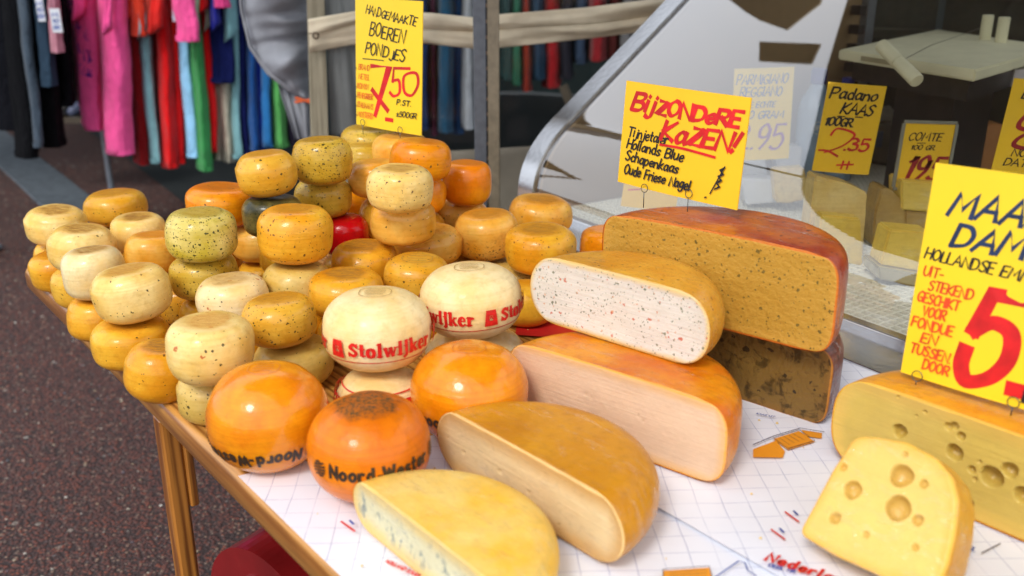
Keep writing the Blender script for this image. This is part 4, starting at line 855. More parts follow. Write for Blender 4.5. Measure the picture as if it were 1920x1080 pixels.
half_wheel('half_wheel_cheese', 'yellow half wheel cropped by the bottom right corner of the picture', Vector((q9.x, q9.y, PAPZ))+d9*.115, AZ(128), .115, .062, rind('rind_corner', (.78, .44, .03), (.7, .34, .02), stamp=0, seed=55, wrap=.6), f_h7, 2.6, seed=16)

# wedge with holes leaning on the big holed wheel: polar slab
def wedge_slab(name, lab, out_px, plane_n, plane_p, thick, m_rind, m_face, holes):
    P3 = [hit(x, y, plane_n, plane_p) for x, y in out_px]; c_ = sum(P3, Vector())/len(P3)
    eu = (P3[1]-P3[0]).normalized(); n = Vector(plane_n).normalized(); n = n if n.dot(CAM-c_) > 0 else -n
    eu = (Vector((.77, -.64, 0))-n*Vector((.77, -.64, 0)).dot(n)).normalized(); ev = n.cross(eu); ev = ev if ev.z > 0 else -ev
    P2 = [((p-c_).dot(eu), (p-c_).dot(ev)) for p in P3]
    # resampled polar outline
    NA, NR = 260, 90; rad = []
    for i in range(NA):
        a = 2*PI*i/NA; best = None; dx, dy = math.cos(a), math.sin(a)
        for j in range(len(P2)):
            (x1, y1), (x2, y2) = P2[j], P2[(j+1) % len(P2)]; ex, ey = x2-x1, y2-y1; den = dx*ey-dy*ex
            if abs(den) < 1e-9: continue
            t = (x1*ey-y1*ex)/den; s = (x1*dy-y1*dx)/den
            if t > 0 and -1e-6 <= s <= 1+1e-6: best = t if best is None else min(best, t)
        rad.append(best or .03)
    rad = [sum(rad[(i+k) % NA] for k in range(-2, 3))/5 for i in range(NA)]
    base = c_-n*0; root = empty(name, (c_.x, c_.y, PAPZ)); tag(root, lab, 'cheese')
    V = []; Fc = []; rim = []; hol = []
    for q in range(NR+1):
        f = q/NR
        for i in range(NA):
            a = 2*PI*i/NA; r = rad[i]*f; x, y = r*math.cos(a), r*math.sin(a); e = rad[i]*(1-f)
            edge = .004; dz = 0; hf = 0
            if e < edge: dz = -(edge-math.sqrt(max(0, edge**2-(edge-e)**2)))
            for hx, hy, hr in holes:
                qd = (x-hx)**2+(y-hy)**2
                he = hr*(1+.16*noise.noise(Vector((math.atan2(y-hy, x-hx)*.9+hx*90, hy*70, hr*300))))
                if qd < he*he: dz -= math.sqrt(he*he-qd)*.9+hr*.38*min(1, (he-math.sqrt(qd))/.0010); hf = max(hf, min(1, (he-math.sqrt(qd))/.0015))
            dz += .0006*noise.noise(Vector((x*50, y*50, 3)))
            V.append(c_+eu*x+ev*y+n*dz); rim.append(e); hol.append(hf)
    for q in range(NR):
        for i in range(NA): a = q*NA; Fc.append((a+i, a+(i+1) % NA, a+NA+(i+1) % NA, a+NA+i))
    fo = mesh('cut_face', V, Fc, m_face, root, True, smooth=True)
    at_ = fo.data.attributes.new('rim', 'FLOAT', 'POINT'); at_.data.foreach_set('value', rim)
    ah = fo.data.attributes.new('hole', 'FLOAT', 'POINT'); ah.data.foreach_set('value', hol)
    V = []; Fc = []
    for q in range(9):
        t = q/8; ins = .004*(1-math.sin(PI*min(1, t*6)/2)) if t < .17 else (.006*((t-.83)/.17)**2 if t > .83 else 0)
        for i in range(NA):
            a = 2*PI*i/NA; r = rad[i]-ins*.3; V.append(c_+eu*r*math.cos(a)+ev*r*math.sin(a)-n*(.004+t*(thick-.004)))
    for q in range(8):
        for i in range(NA): a = q*NA; Fc.append((a+i, a+NA+i, a+NA+(i+1) % NA, a+(i+1) % NA))
    Fc.append(tuple(range(8*NA, 9*NA)))
    mesh('rind', V, Fc, m_rind, root, True, smooth=False)
    return root
wb = at(1560, 1052, PAPZ+.016); wd = (at(1496, 1012, PAPZ+.016)-at(1660, 1100, PAPZ+.016)).normalized()
upl = (Vector((0, 0, 1))*math.cos(AZ(34))+Vector((-wd.y, wd.x, 0))*(1 if (-wd.y*0+wd.x*1) > 0 else -1)*math.sin(AZ(34)))
if upl.y < 0: upl = (Vector((0, 0, 1))*math.cos(AZ(34))-Vector((-wd.y, wd.x, 0))*math.sin(AZ(34)))
wn_ = wd.cross(upl).normalized()
f_h8 = paste('paste_maas_wedge', (.78, .54, .14), (.74, .44, .08), (.82, .48, .07), .012, seed=27, wrap=1.1, rough=.3)
wedge_slab('cheese_wedge', 'film wrapped wedge with round holes leaning on the big holed half wheel',
  [(1496, 1000), (1560, 880), (1596, 824), (1612, 816), (1640, 817), (1700, 828), (1755, 858), (1785, 895), (1796, 940), (1790, 1000), (1776, 1060), (1755, 1110), (1660, 1085), (1560, 1040)],
  wn_, wb, .05, rind('rind_wedge', (.74, .42, .05), (.68, .32, .03), stamp=0, seed=61, wrap=1), f_h8,
  [(.001, .021, .0098), (.0195, .020, .0036), (-.048, .013, .0034), (-.034, -.003, .0075), (.006, -.005, .0108), (.0235, -.009, .0046), (-.002, .039, .0026), (-.041, -.030, .0050), (-.012, -.034, .0028), (.028, -.030, .003)])

# ------------------------------------------------------------------ signs
def sign(lab, TL, TR, BL, BR, n, p, m_card, writing, group='handwritten yellow price cards', thick=.0018, holder=False, pins=None):
    """corners are pixels met by the card's plane; a true rectangle is built from them"""
    tl, tr, bl, br = [hit(*q, n, p) for q in (TL, TR, BL, BR)]
    o_ = (bl+(br-(tr-tl)*.5-(br-bl)*.5+ (br-bl)*0)*0) if False else bl
    w = ((br-bl).length+(tr-tl).length)/2; h = ((tl-bl).length+(tr-br).length)/2
    u = ((br-bl)+(tr-tl)).normalized(); nn_ = Vector(n).normalized(); nn_ = nn_ if nn_.dot(CAM-bl) > 0 else -nn_
    v = nn_.cross(u).normalized(); v = v if v.z > 0 else -v
    cc = (tl+tr+bl+br)/4; o_ = cc-u*w/2-v*h/2
    root = empty('price_card', o_); tag(root, lab, 'price card', group)
    cv = .004
    def S(a, b_, lift=0):     # a,b in 0..1 card coordinates, slightly bowed card
        bow = cv*math.sin(PI*a)*(1 if not holder else 0)
        return o_+u*(a*w)+v*(b_*h)+nn_*(bow+lift)
    V = []; Fc = []; NX, NY = 14, 10
    for side in (0, 1):
        for j in range(NY+1):
            for i in range(NX+1): V.append(S(i/NX, j/NY, -thick*side))
    K = (NX+1)*(NY+1)
    for j in range(NY):
        for i in range(NX):
            a = j*(NX+1)+i; Fc.append((a, a+1, a+NX+2, a+NX+1)); Fc.append((K+a, K+a+NX+1, K+a+NX+2, K+a+1))
    bd = [i for i in range(NX)]+[NX+j*(NX+1) for j in range(NY)]+[NY*(NX+1)+NX-i for i in range(NX)]+[(NY-j)*(NX+1) for j in range(NY)]
    for i in range(len(bd)): a, b_ = bd[i], bd[(i+1) % len(bd)]; Fc.append((b_, a, K+a, K+b_))
    mesh('card', V, Fc, m_card, root, True)
    def pen(): return Ink()
    for m_, ink in writing(w, h):
        ink.make('handwriting', m_, root, lambda a, b_, l: S(a/w, b_/h, .0004+l), True)
    if holder:
        bm = bmesh.new(); e = .003
        for (a1, b1, a2, b2) in ((-e/w, -e/h, 1+e/w, -e/h), (-e/w, 1+e/h, 1+e/w, 1+e/h), (-e/w, 0, -e/w, 1), (1+e/w, 0, 1+e/w, 1)):
            bar(bm, S(a1, b1, -.001), S(a2, b2, -.001), .005, .005, 0, nn_)
        bm_mesh('plastic_holder', bm, M_holder_m, root, True)
    if pins:
        for (px, py, tx, ty, zt) in pins:
            bm = bmesh.new(); c_ = hit(px, py, n, p)+nn_*.006; r = .0052
            tube(bm, [c_+(u*math.cos(a)+v*math.sin(a))*r for a in [k*PI/8 for k in range(16)]], .0005, 6, True)
            foot = Vector((c_.x, c_.y, zt))
            tube(bm, [c_-v*r, foot], .0006, 6); bm_mesh('wire_pin', bm, M_wire, root, True, smooth=True)
    return root
M_wire = plain('wire', (.10, .10, .09), .35, .8)
M_holder_m = plain('clear_grey_holder', (.25, .25, .20), .2, 0, .1)
def vplane(p1, p2, lean=0):
    d = (Vector(p2)-Vector(p1)); d.z = 0; d.normalize(); n = Vector((-d.y, d.x, 0)); n = n if n.y > 0 else -n
    n = (n*math.cos(lean)-Vector((0, 0, 1))*math.sin(lean)); return n
def wr1(w, h):
    k = Ink(); k.text('HANDGEMAAKTE', .18*w, .885*h, .062*h, .0016, .2, .14, width=.74*w, jit=.09, rot=-.13)
    k.text('BOEREN', .24*w, .725*h, .095*h, .0019, .2, .18, width=.52*w, jit=.06, rot=-.10)
    k.text('PONDJES', .17*w, .585*h, .085*h, .0019, .2, .18, width=.60*w, jit=.08, rot=-.10); k.stroke([(.13*w, .535*h), (.47*w, .54*h)], .0012)
    k.text('P.ST.', .665*w, .215*h, .040*h, .0014, .15, .2, width=.20*w); k.text('+500GR', .66*w, .125*h, .040*h, .0013, .15, .1, width=.28*w)
    r = Ink(); r.stroke([(.27*w, .485*h), (.55*w, .495*h), (.33*w, .10*h)], .0072, False, .5); r.stroke([(.28*w, .30*h), (.53*w, .155*h)], .0066, False, .3)
    r.stroke([(.84*w, .50*h), (.62*w, .49*h), (.60*w, .385*h)], .0044, False, .3); r.stroke([(.60*w, .39*h), (.69*w, .40*h), (.70*w, .31*h), (.62*w, .275*h), (.56*w, .30*h)], .0044, True, .3)
    r.stroke([(.86*w, .47*h), (.76*w, .43*h), (.77*w, .32*h), (.87*w, .30*h), (.95*w, .38*h), (.94*w, .46*h), (.86*w, .47*h)], .0042, True, .3)
    r.stroke([(.50*w, .085*h), (.60*w, .085*h)], .0065, False, 0)
    o = Ink()
    for i, t in enumerate(('BRAND', 'NETEL', 'KOMYN', 'FENEGREEK', 'ITALIAANS', 'MOSTERD')):
        o.text(t, (.03+.02*(i < 2))*w, (.445-.075*i)*h, .042*h, .0009, .15, .14, width=(.19 if i < 3 else .27)*w)
    for i in (0, 2, 3, 4, 5): k.stroke([(.005*w, (.45-.075*i)*h), (.02*w, (.455-.075*i)*h)], .0014)
    return [(M_inkb, k), (M_inkr, r), (M_inko, o)]
n1 = vplane((-.249, 1.609, 0), (-.185, 1.50, 0)); n1 = vplane((-.249, 1.57, 0), (-.165, 1.50, 0), .05)
sign('tall yellow card reading HANDGEMAAKTE BOEREN PONDJES 7.50 above the round pile', (680, -3), (809, 6), (655, 229), (774, 249), n1, (-.205, 1.535, 1.02), M_yellow, wr1,
     pins=[(685, 229, 0, 0, T+.22), (755, 243, 0, 0, T+.222)])
def wr2(w, h):
    r = Ink(); r.text('Bij', .07*w, .735*h, .165*h, .0048, .25, .10, width=.20*w, brush=.5); r.text('ZONDeRE', .30*w, .735*h, .13*h, .0045, .2, .12, width=.64*w, jit=.05, brush=.5)
    r.text('KaZEN!', .36*w, .50*h, .165*h, .0046, .25, .13, width=.58*w, jit=.05, brush=.5, rot=.02); r.stroke([(.36*w, .455*h), (.55*w, .46*h), (.80*w, .435*h)], .0028, True)
    k = Ink(); ys = (.475, .355, .235, .105); tx = ('Tijnjetaler', 'Hollands Blue', 'Schapenkaas', 'Oude Friese Nagel'); ws = (.36, .50, .47, .58)
    for t, y, ww in zip(tx, ys, ws): k.text(t, .06*w, y*h, .095*h, .0019, .2, .13, width=ww*w, jit=.05, rot=-.02)
    P = [(.885*w, .36*h)]
    for i in range(7): P += [((.855+.028*(i % 2)-.004*i)*w, (.33-.03*i)*h)]
    k.stroke([(.885*w, .37*h), (.80*w, .10*h)], .0014); k.stroke(P, .0020); k.stroke([(.765*w, .055*h), (.775*w, .06*h)], .0020)
    return [(M_inkr, r), (M_inkb, k)]
n2 = vplane((.171, 1.146, 0), (.218, 1.094, 0), .06)
sign('wide yellow card reading BIJZONDERE KAZEN on wire pins in the red rind cheese', (1178, 148), (1405, 187), (1155, 343), (1385, 391), n2, (.195, 1.12, .985), M_yellow2, wr2,
     pins=[(1214, 352, 0, 0, .972), (1297, 362, 0, 0, .972)])
def wr3(w, h):
    d = Ink(); d.text('MAAS', .13*w, .78*h, .105*h, .0036, .3, .14, width=.55*w, jit=.04); d.text('DAM', .18*w, .645*h, .105*h, .0036, .3, .14, width=.42*w, jit=.04)
    k = Ink(); k.text('HOLLANDSE EMMENTALER', .03*w, .565*h, .050*h, .0014, .2, .15, width=.98*w, rot=-.03); k.stroke([(.83*w, .20*h), (.80*w, .10*h)], .0022); k.text('K', .76*w, .03*h, .10*h, .0028, .1)
    r = Ink(); r.stroke([(0.755*w, .475*h), (0.485*w, .47*h), (0.410*w, .285*h)], .0120, False, .15); r.stroke([(0.410*w, .285*h), (0.515*w, .345*h), (0.625*w, .315*h), (0.635*w, .20*h), (0.555*w, .10*h), (0.425*w, .055*h), (0.375*w, .12*h), (0.385*w, .20*h)], .0120, True, .15)
    r.stroke([(1.035*w, .47*h), (0.795*w, .36*h), (0.835*w, .20*h), (1.035*w, .18*h)], .0090, True, .2); r.stroke([(0.675*w, .075*h), (0.835*w, .075*h)], .014, False, 0)
    o = Ink()
    for i, (t, x, ww) in enumerate((('UIT-', .04, .13), ('STEKEND', .09, .28), ('GESCHIKT', .03, .27), ('VOOR', .08, .15), ('FONDUE', .02, .27), ('EN', .10, .10), ('TUSSEN.', .04, .27), ('DOOR', .14, .17))):
        o.text(t, x*w, (.485-.062*i)*h, .047*h, .0014, .15, .14, width=ww*w)
    return [(M_inkblue2, d), (M_inkb, k), (M_inkr, r), (M_inko, o)]
M_inkblue2 = plain('blue_black_marker', (.012, .03, .085), .35, 0, .3, 60)
n3 = vplane((.400, .832, 0), (.458, .766, 0), .10)
sign('large yellow card reading MAASDAM standing on the big holed half wheel', (1783, 306), (2085, 352), (1663, 692), (2010, 788), n3, (.42, .805, .882), M_yellow, wr3,
     pins=[(1725, 703, 0, 0, .878), (1905, 752, 0, 0, .878)])

# ------------------------------------------------------------------ display case
P0 = Vector((.0441, 1.8714, T)); ca = Vector((.5512, -.8344, 0)); cb = Vector((.8344, .5512, 0))     # ca runs along the counter towards the viewer
def cp(a, b_, z): p = P0+ca*a+cb*b_; return Vector((p.x, p.y, T+z))
case = empty('display_case', (P0.x, P0.y, 0)); tag(case, 'refrigerated glass display counter with steel frame behind the half wheels', 'display case')
CL = 2.2
# lower cabinet, rail and steel ledge
bm = bmesh.new(); c_ = cp(CL/2, .52, 0)
prism(bm, [cp(0, .012, -T+.05), cp(CL, .012, -T+.05), cp(CL, 1.36, -T+.05), cp(0, 1.36, -T+.05)], (0, 0, T-.07)); bm_mesh('cabinet', bm, plain('grey_cabinet', (.34, .34, .33), .4), case, True)
bm = bmesh.new(); bar(bm, cp(0, .008, .009), cp(CL, .008, .009), .020, .022, .002); bm_mesh('front_rail', bm, M_steel, case, True)
bm = bmesh.new(); bar(bm, cp(-.02, -.047, .0075), cp(CL, -.047, .0075), .098, .005, .001); bm_mesh('steel_ledge', bm, M_steel, case, True)
bm = bmesh.new(); prism(bm, [cp(0, .012, -.019), cp(CL, .012, -.019), cp(CL, 1.36, -.019), cp(0, 1.36, -.019)], (0, 0, .020)); bm_mesh('case_floor', bm, plain('case_floor', (.07, .055, .03), .6), case, True)
# white grid mat: crossing plastic bars
bm = bmesh.new(); nb = 0
gsz = .0155
b_ = .03
while b_ < .98:
    bar(bm, cp(.02, b_, .0065), cp(1.35, b_, .0065), .0034, .005); b_ += gsz
a_ = .02
while a_ < 1.35:
    bar(bm, cp(a_, .03, .0060), cp(a_, .98, .0060), .0034, .005); a_ += gsz
mo = bm_mesh('grid_mat', bm, M_white_pl, case, True, recalc=False); mo['kind'] = 'stuff'
bm = bmesh.new(); bar(bm, cp(.66, .02, .0105), cp(.66, .98, .0105), .022, .003); bm_mesh('mat_seam', bm, M_white_pl, case, True)
# end frame: curved steel strip following the glass profile
prof = [(0, .0), (.002, .03), (.004, .055), (.013, .088), (.030, .12), (.055, .150), (.085, .177), (.120, .203), (.27, .318), (.399, .418), (.56, .543)]
pc = catmull(prof, 14)
def prof_off(d_):
    out = []
    for i, p in enumerate(pc):
        a, c_ = pc[max(i-1, 0)], pc[min(i+1, len(pc)-1)]; dx, dy = c_[0]-a[0], c_[1]-a[1]; l = math.hypot(dx, dy); out.append((p[0]+dy/l*d_, p[1]-dx/l*d_))
    return out
def extr(name, a0, a1, d0, d1, m, smooth=True):
    A0 = prof_off(d0); A1 = prof_off(d1); V = []; Fc = []; n = len(A0)
    for a in (a0, a1):
        for q in A0: V.append(cp(a, q[0], q[1]))
        for q in A1: V.append(cp(a, q[0], q[1]))
    K = 2*n
    for i in range(n-1):
        Fc += [(i, i+1, K+i+1, K+i), (n+i, K+n+i, K+n+i+1, n+i+1), (i, n+i, n+i+1, i+1), (K+i, K+i+1, K+n+i+1, K+n+i)]
    Fc += [(0, K, K+n, n), (n-1, 2*n-1, K+2*n-1, K+n-1)]
    bm = bmesh.new(); vs = [bm.verts.new(v) for v in V]
    for f in Fc: bm.faces.new([vs[i] for i in f])
    return bm_mesh(name, bm, m, case, True, smooth=False)
extr('end_frame', -.052, 0, -.006, .010, M_steel)
extr('front_glass', .0015, CL, .000, .004, M_glass)
# inner end wall, top, rear
bm = bmesh.new(); prism(bm, [cp(.004, .012, .001)]+[cp(.004, q[0]+.008, q[1]) for q in pc[8::4]]+[cp(.004, .97, .543), cp(.004, .97, .001)], ca*.008); bm_mesh('end_wall', bm, M_tan, case, True)
bm = bmesh.new(); prism(bm, [cp(0, .56, .545), cp(CL, .56, .545), cp(CL, 1.36, .545), cp(0, 1.36, .545)], (0, 0, .02)); bm_mesh('top_shelf', bm, M_clear, case, True)
M_dglass = plain('dark_sliding_glass', (.035, .040, .032), .12, 0, .2, 3, Coat_Weight=.6)
bm = bmesh.new()
bar(bm, cp(.02, 1.31, .27), cp(.85, 1.31, .27), .006, .52); bm_mesh('rear_glass', bm, M_dglass, case, True)
bm = bmesh.new(); bar(bm, cp(.008, 1.01, .27), cp(.008, 1.29, .27), .006, .52); bm_mesh('end_glass', bm, M_dglass, case, True)
bm = bmesh.new(); bar(bm, cp(.84, 1.322, .27), cp(CL-.02, 1.322, .27), .006, .52); bm_mesh('rear_glass', bm, M_dglass, case, True)
bm = bmesh.new(); bar(bm, cp(0.02, 1.298, .435), cp(CL, 1.298, .435), .012, .006); bar(bm, cp(0.02, 1.298, .40), cp(CL, 1.298, .40), .012, .004); bm_mesh('rear_track', bm, M_black, case, True)
bm = bmesh.new(); box(bm, cp(.012, .985, .26), (.03, .04, .52), math.atan2(cb.y, cb.x)); bm_mesh('corner_post', bm, plain('grey_post', (.20, .22, .24), .4, .5), case, True)
bm = bmesh.new(); bar(bm, cp(.03, .95, .15), cp(.03, .95, .42), .012, .03); 
for k in range(5): box(bm, cp(.035, .93, .20+.045*k), (.02, .03, .022), .5)
bm_mesh('shelf_bracket', bm, M_black, case, True)

# things inside the case
def slab_px(name, lab, cat, poly, zrest, contact, depth, m, group=None, bev=.003, lean=0, cutm=None):
    Y = at(*contact, zrest).y; P = [at_y(x, y, Y) for x, y in poly]
    zmin = min(p.z for p in P); c_ = sum(P, Vector())/len(P); root = empty(name, (c_.x, c_.y, zmin)); tag(root, lab, cat, group)
    bm = bmesh.new(); prism(bm, P, (0, depth, 0)); bmesh.ops.bevel(bm, geom=bm.edges[:], offset=bev, segments=2, affect='EDGES')
    bm_mesh('paste', bm, m, root, True); return root, Y, P
f_in = rind('wrapped_case_cheese', (.78, .60, .24), (.70, .48, .14), stamp=0, seed=70, coat=1, wrap=1.2)
f_in2 = rind('wrapped_case_cheese_dark', (.52, .36, .12), (.42, .26, .07), stamp=0, seed=73, coat=1, wrap=1.2)
f_in3 = rind('wrapped_case_cheese_yellow', (.82, .60, .12), (.74, .50, .08), stamp=0, seed=75, coat=1, wrap=1.2)
GZ = T+.010
slab_px('cheese_wedge', 'tall film wrapped wedge under the Padano price card', 'cheese', [(1529, 330), (1592, 345), (1627, 362), (1623, 400), (1618, 488), (1512, 470)], GZ, (1570, 478), .05, f_in)
slab_px('cheese_wedge', 'small wrapped wedge lying in front of the tall one', 'cheese', [(1540, 402), (1614, 410), (1618, 500), (1530, 490)], GZ, (1570, 494), .03, f_in3)
slab_px('cheese_wedge', 'brownish wrapped wedge left of the block under the Comte card', 'cheese', [(1654, 352), (1672, 356), (1697, 382), (1702, 420), (1696, 468), (1636, 462), (1640, 400)], GZ, (1660, 465), .06, f_in2)
slab_px('cheese_block', 'flat tan cheese block carrying the block under the Comte card', 'cheese', [(1697, 396), (1790, 403), (1790, 470), (1695, 462)], GZ, (1740, 466), .07, f_in2)
o_, Yb, _ = slab_px('cheese_block', 'yellow wrapped block right under the Comte price card', 'cheese', [(1690, 338), (1782, 344), (1778, 401), (1690, 394)], GZ, (1740, 466), .06, f_in3)
slab_px('cheese_wedge', 'square yellow wedge nearest the counter rail', 'cheese', [(1668, 430), (1748, 437), (1742, 514), (1650, 498)], GZ+.02, (1700, 508), .05, f_in3)
slab_px('plastic_tray', 'shallow clear tray under the square yellow wedge', 'tray', [(1646, 500), (1750, 518), (1748, 545), (1648, 525)], GZ, (1700, 536), .07, plain('tray', (.40, .35, .22), .2, Coat_Weight=.8))
slab_px('cheese_wedge', 'thin golden wedge leaning beside the Bijzondere card', 'cheese', [(1450, 318), (1508, 314), (1520, 372), (1478, 382), (1455, 380)], GZ, (1480, 400), .03, f_in)
wp = plain('white_pack', (.70, .72, .76), .4, 0, .05)
for (lab, poly, ct) in (('white wrapped cheese pack with rounded top behind the yellow card', [(1392, 282), (1432, 280), (1440, 330), (1395, 332)], (1420, 340)), ('white wrapped triangular pack next to the water bottle', [(1450, 272), (1505, 276), (1500, 325), (1462, 330)], (1480, 338)), ('white wrapped flat pack in front of the other packs', [(1390, 335), (1470, 338), (1490, 378), (1400, 385)], (1440, 392))):
    slab_px('cheese_pack', lab, 'cheese pack', poly, GZ, ct, .05, wp, 'white packs in the case')
# bottles
M_bot = plain('pale_blue_bottle', (.35, .50, .66), .15, 0, .05, Coat_Weight=.6); M_cap = plain('blue_cap', (.012, .03, .28), .4)
def bottle(px, top, bot, lab, wpx):
    q = at(px, bot, GZ); Y = q.y; zt = at_y(px, top, Y).z; hgt = zt-GZ; r = wpx/2*Y/FPX*1.0
    root = empty('water_bottle', (q.x, Y, GZ)); tag(root, lab, 'bottle', 'water bottles in the case')
    P = [(0, r*.9), (.01, r), (.30, r), (.34, r*.93), (.38, r), (.62, r), (.74, r*.85), (.82, r*.5), (.86, r*.42)]
    bm = bmesh.new(); tube(bm, [(0, 0, a*hgt) for a, _ in P], [b__ for _, b__ in P], 24); bm_mesh('bottle_body', bm, M_bot, root, smooth=True)
    bm = bmesh.new(); tube(bm, [(0, 0, hgt*.86), (0, 0, hgt*.87), (0, 0, hgt*.99), (0, 0, hgt)], [r*.40, r*.46, r*.46, r*.40], 20); bm_mesh('cap', bm, M_cap, root)
    return root, r, hgt
br_, r_, hg = bottle(1515, 128, 330, 'pale blue water bottle with round label right of the pale price card', 62)
ink = Ink(); ink.stroke([(.014*math.cos(a*PI/10), .014*math.sin(a*PI/10)) for a in range(21)], .0012, False, 0); ink.text('SPA', -.010, -.004, .009, .0015, .1, .2, width=.02)
ink.make('label', M_white_pl, br_, lambda u_, v_, l: ((r_+.0006+l)*math.sin(u_/r_), -(r_+.0006+l)*math.cos(u_/r_), hg*.48+v_), False)
bottle(1569, 145, 335, 'water bottle of which only the dark blue cap shows behind the Padano card', 50)
# cards in the case
Ypl = Vector((0, 1, 0))
def wrP(w, h):
    k = Ink(); k.text('Padano', .06*w, .83*h, .12*h, .0028, .2, .12, width=.80*w); k.text('KAAS', .28*w, .67*h, .12*h, .0026, .3, .1, width=.55*w); k.stroke([(.25*w, .635*h), (.68*w, .645*h)], .0018); k.text('100GR.', .06*w, .53*h, .09*h, .0026, .2, .1, width=.48*w)
    r = Ink(); r.stroke([(.20*w, .42*h), (.30*w, .50*h), (.60*w, .45*h), (.45*w, .32*h), (.15*w, .22*h)], .0032, True); r.stroke([(.05*w, .24*h), (.20*w, .24*h), (.38*w, .19*h)], .0030, True); r.text('.35', .46*w, .27*h, .13*h, .0036, .1, .14, width=.42*w); r.stroke([(.4*w, .09*h), (.68*w, .11*h)], .003); r.stroke([(.5*w, .14*h), (.48*w, .05*h)], .0026); r.stroke([(.6*w, .14*h), (.58*w, .05*h)], .0026)
    return [(M_inkb, k), (M_inkr, r)]
Yp = at(1570, 478, GZ).y+.03
sign('yellow card reading Padano KAAS 2.35 inside the glass case', (1549, 153), (1650, 162), (1527, 320), (1641, 328), Ypl, (0, Yp, 0), M_yellow2, wrP)
def wrC(w, h):
    k = Ink(); k.text('COMTE', .10*w, .74*h, .12*h, .0018, .2, .14, width=.66*w); k.stroke([(.30*w, .70*h), (.46*w, .705*h)], .0012); k.text('100 GR.', .18*w, .60*h, .07*h, .0014, .2, .14, width=.5*w)
    r = Ink(); r.text('195', .12*w, .14*h, .36*h, .0056, .3, .16, width=.72*w, jit=.03); r.stroke([(.15*w, .09*h), (.2*w, .10*h)], .007, False, 0)
    return [(M_inkb, k), (M_inkdr, r)]
sign('yellow card reading COMTE 195 in a plastic holder', (1690, 232), (1782, 234), (1687, 350), (1779, 353), Ypl, (0, Yb+.02, 0), M_yellow2, wrC, holder=True)
def wrG(w, h):
    k = Ink(); k.text('PARMIGIANO', .04*w, .83*h, .10*h, .0016, .2, .12, width=.85*w); k.text('REGGIANO', .1*w, .70*h, .10*h, .0016, .2, .12, width=.7*w); k.text('DE ECHTE', .2*w, .58*h, .06*h, .0013, .2, .12, width=.5*w); k.text('100 GRAM', .1*w, .46*h, .08*h, .0015, .2, .12, width=.75*w)
    r = Ink(); r.text('2.95', .05*w, .12*h, .28*h, .0045, .2, .12, width=.8*w); return [(M_inkblue, k), (M_purple, r)]
M_purple = plain('purple_marker', (.28, .05, .30), .4)
sign('pale yellow card reading PARMIGIANO REGGIANO 2.95 seen through the reflecting glass', (1367, 130), (1478, 126), (1380, 300), (1490, 296), Ypl, (0, 1.86, 0), M_yellow, wrG)
sign('blank lower edge of a yellow card behind the left of the Bijzondere card', (1168, 342), (1272, 350), (1166, 385), (1268, 398), Ypl, (0, 1.72, 0), M_yellow2, lambda w, h: [(M_inkr, (lambda k: (k.stroke([(.1*w, .7*h), (.3*w, .78*h)], .003), k)[1])(Ink()))])
def wrR(w, h):
    k = Ink(); k.text('BRIE', .16*w, .80*h, .12*h, .0022, .2, .14, width=.6*w); k.text('NOORD', .22*w, .18*h, .08*h, .0015, .2, .14, width=.55*w); k.text('DAT PR', .14*w, .07*h, .08*h, .0015, .2, .14, width=.6*w)
    r = Ink(); r.stroke([(.62*w, .62*h), (.35*w, .66*h), (.22*w, .50*h), (.5*w, .46*h)], .0055, True); r.stroke([(.62*w, .40*h), (.35*w, .42*h), (.22*w, .30*h), (.5*w, .26*h)], .0055, True); return [(M_inkb, k), (M_inkdr, r)]
sign('yellow card cropped by the right picture border above the maasdam card', (1893, 148), (2010, 155), (1868, 318), (2000, 330), Ypl, (0, 1.42, 0), M_yellow2, wrR)
# half round cheese behind
hc = at(1850, 330, GZ); root = empty('half_cheese', (hc.x, hc.y, GZ)); tag(root, 'round edged brown orange half cheese behind the right hand cards', 'cheese')
bm = bmesh.new(); P = [(.068*math.cos(a*PI/16)*1.0, 0, .062+.062*math.sin(a*PI/16)) for a in range(33)]; P = [Vector(p)+hc for p in P]
prism(bm, P[:-1], (0, .06, 0)); bmesh.ops.bevel(bm, geom=[e for e in bm.edges], offset=.004, segments=2, affect='EDGES'); bm_mesh('paste', bm, plain('orange_paste', (.46, .17, .03), .4, 0, .1, 20, Coat_Weight=.4), root, True, smooth=False)
# storage box
Yx = at(1655, 305, GZ).y; P = [at_y(x, y, Yx) for x, y in ((1600, 215), (1672, 222), (1668, 305), (1604, 312))]
root = empty('storage_box', (P[3].x, Yx, GZ)); tag(root, 'beige plastic storage box with flat lid behind the Padano card', 'box')
bm = bmesh.new(); zt = P[0].z; box(bm, ((P[0].x+P[1].x)/2+.02, Yx+.1, (GZ+zt-.02)/2), (.12, .2, zt-.02-GZ), -.25, .006); bm_mesh('box_body', bm, plain('box_body', (.22, .20, .15), .4), root, True)
bm = bmesh.new(); box(bm, ((P[0].x+P[1].x)/2+.02, Yx+.1, zt-.008), (.135, .215, .016), -.25, .005); bm_mesh('lid', bm, plain('box_lid', (.45, .42, .33), .4), root, True)
bm = bmesh.new(); box(bm, ((P[0].x+P[1].x)/2+.0, Yx-.001, (GZ+zt)/2), (.06, .003, .04), -.25); bm_mesh('box_label', bm, plain('box_label', (.10, .16, .28), .4), root, True)
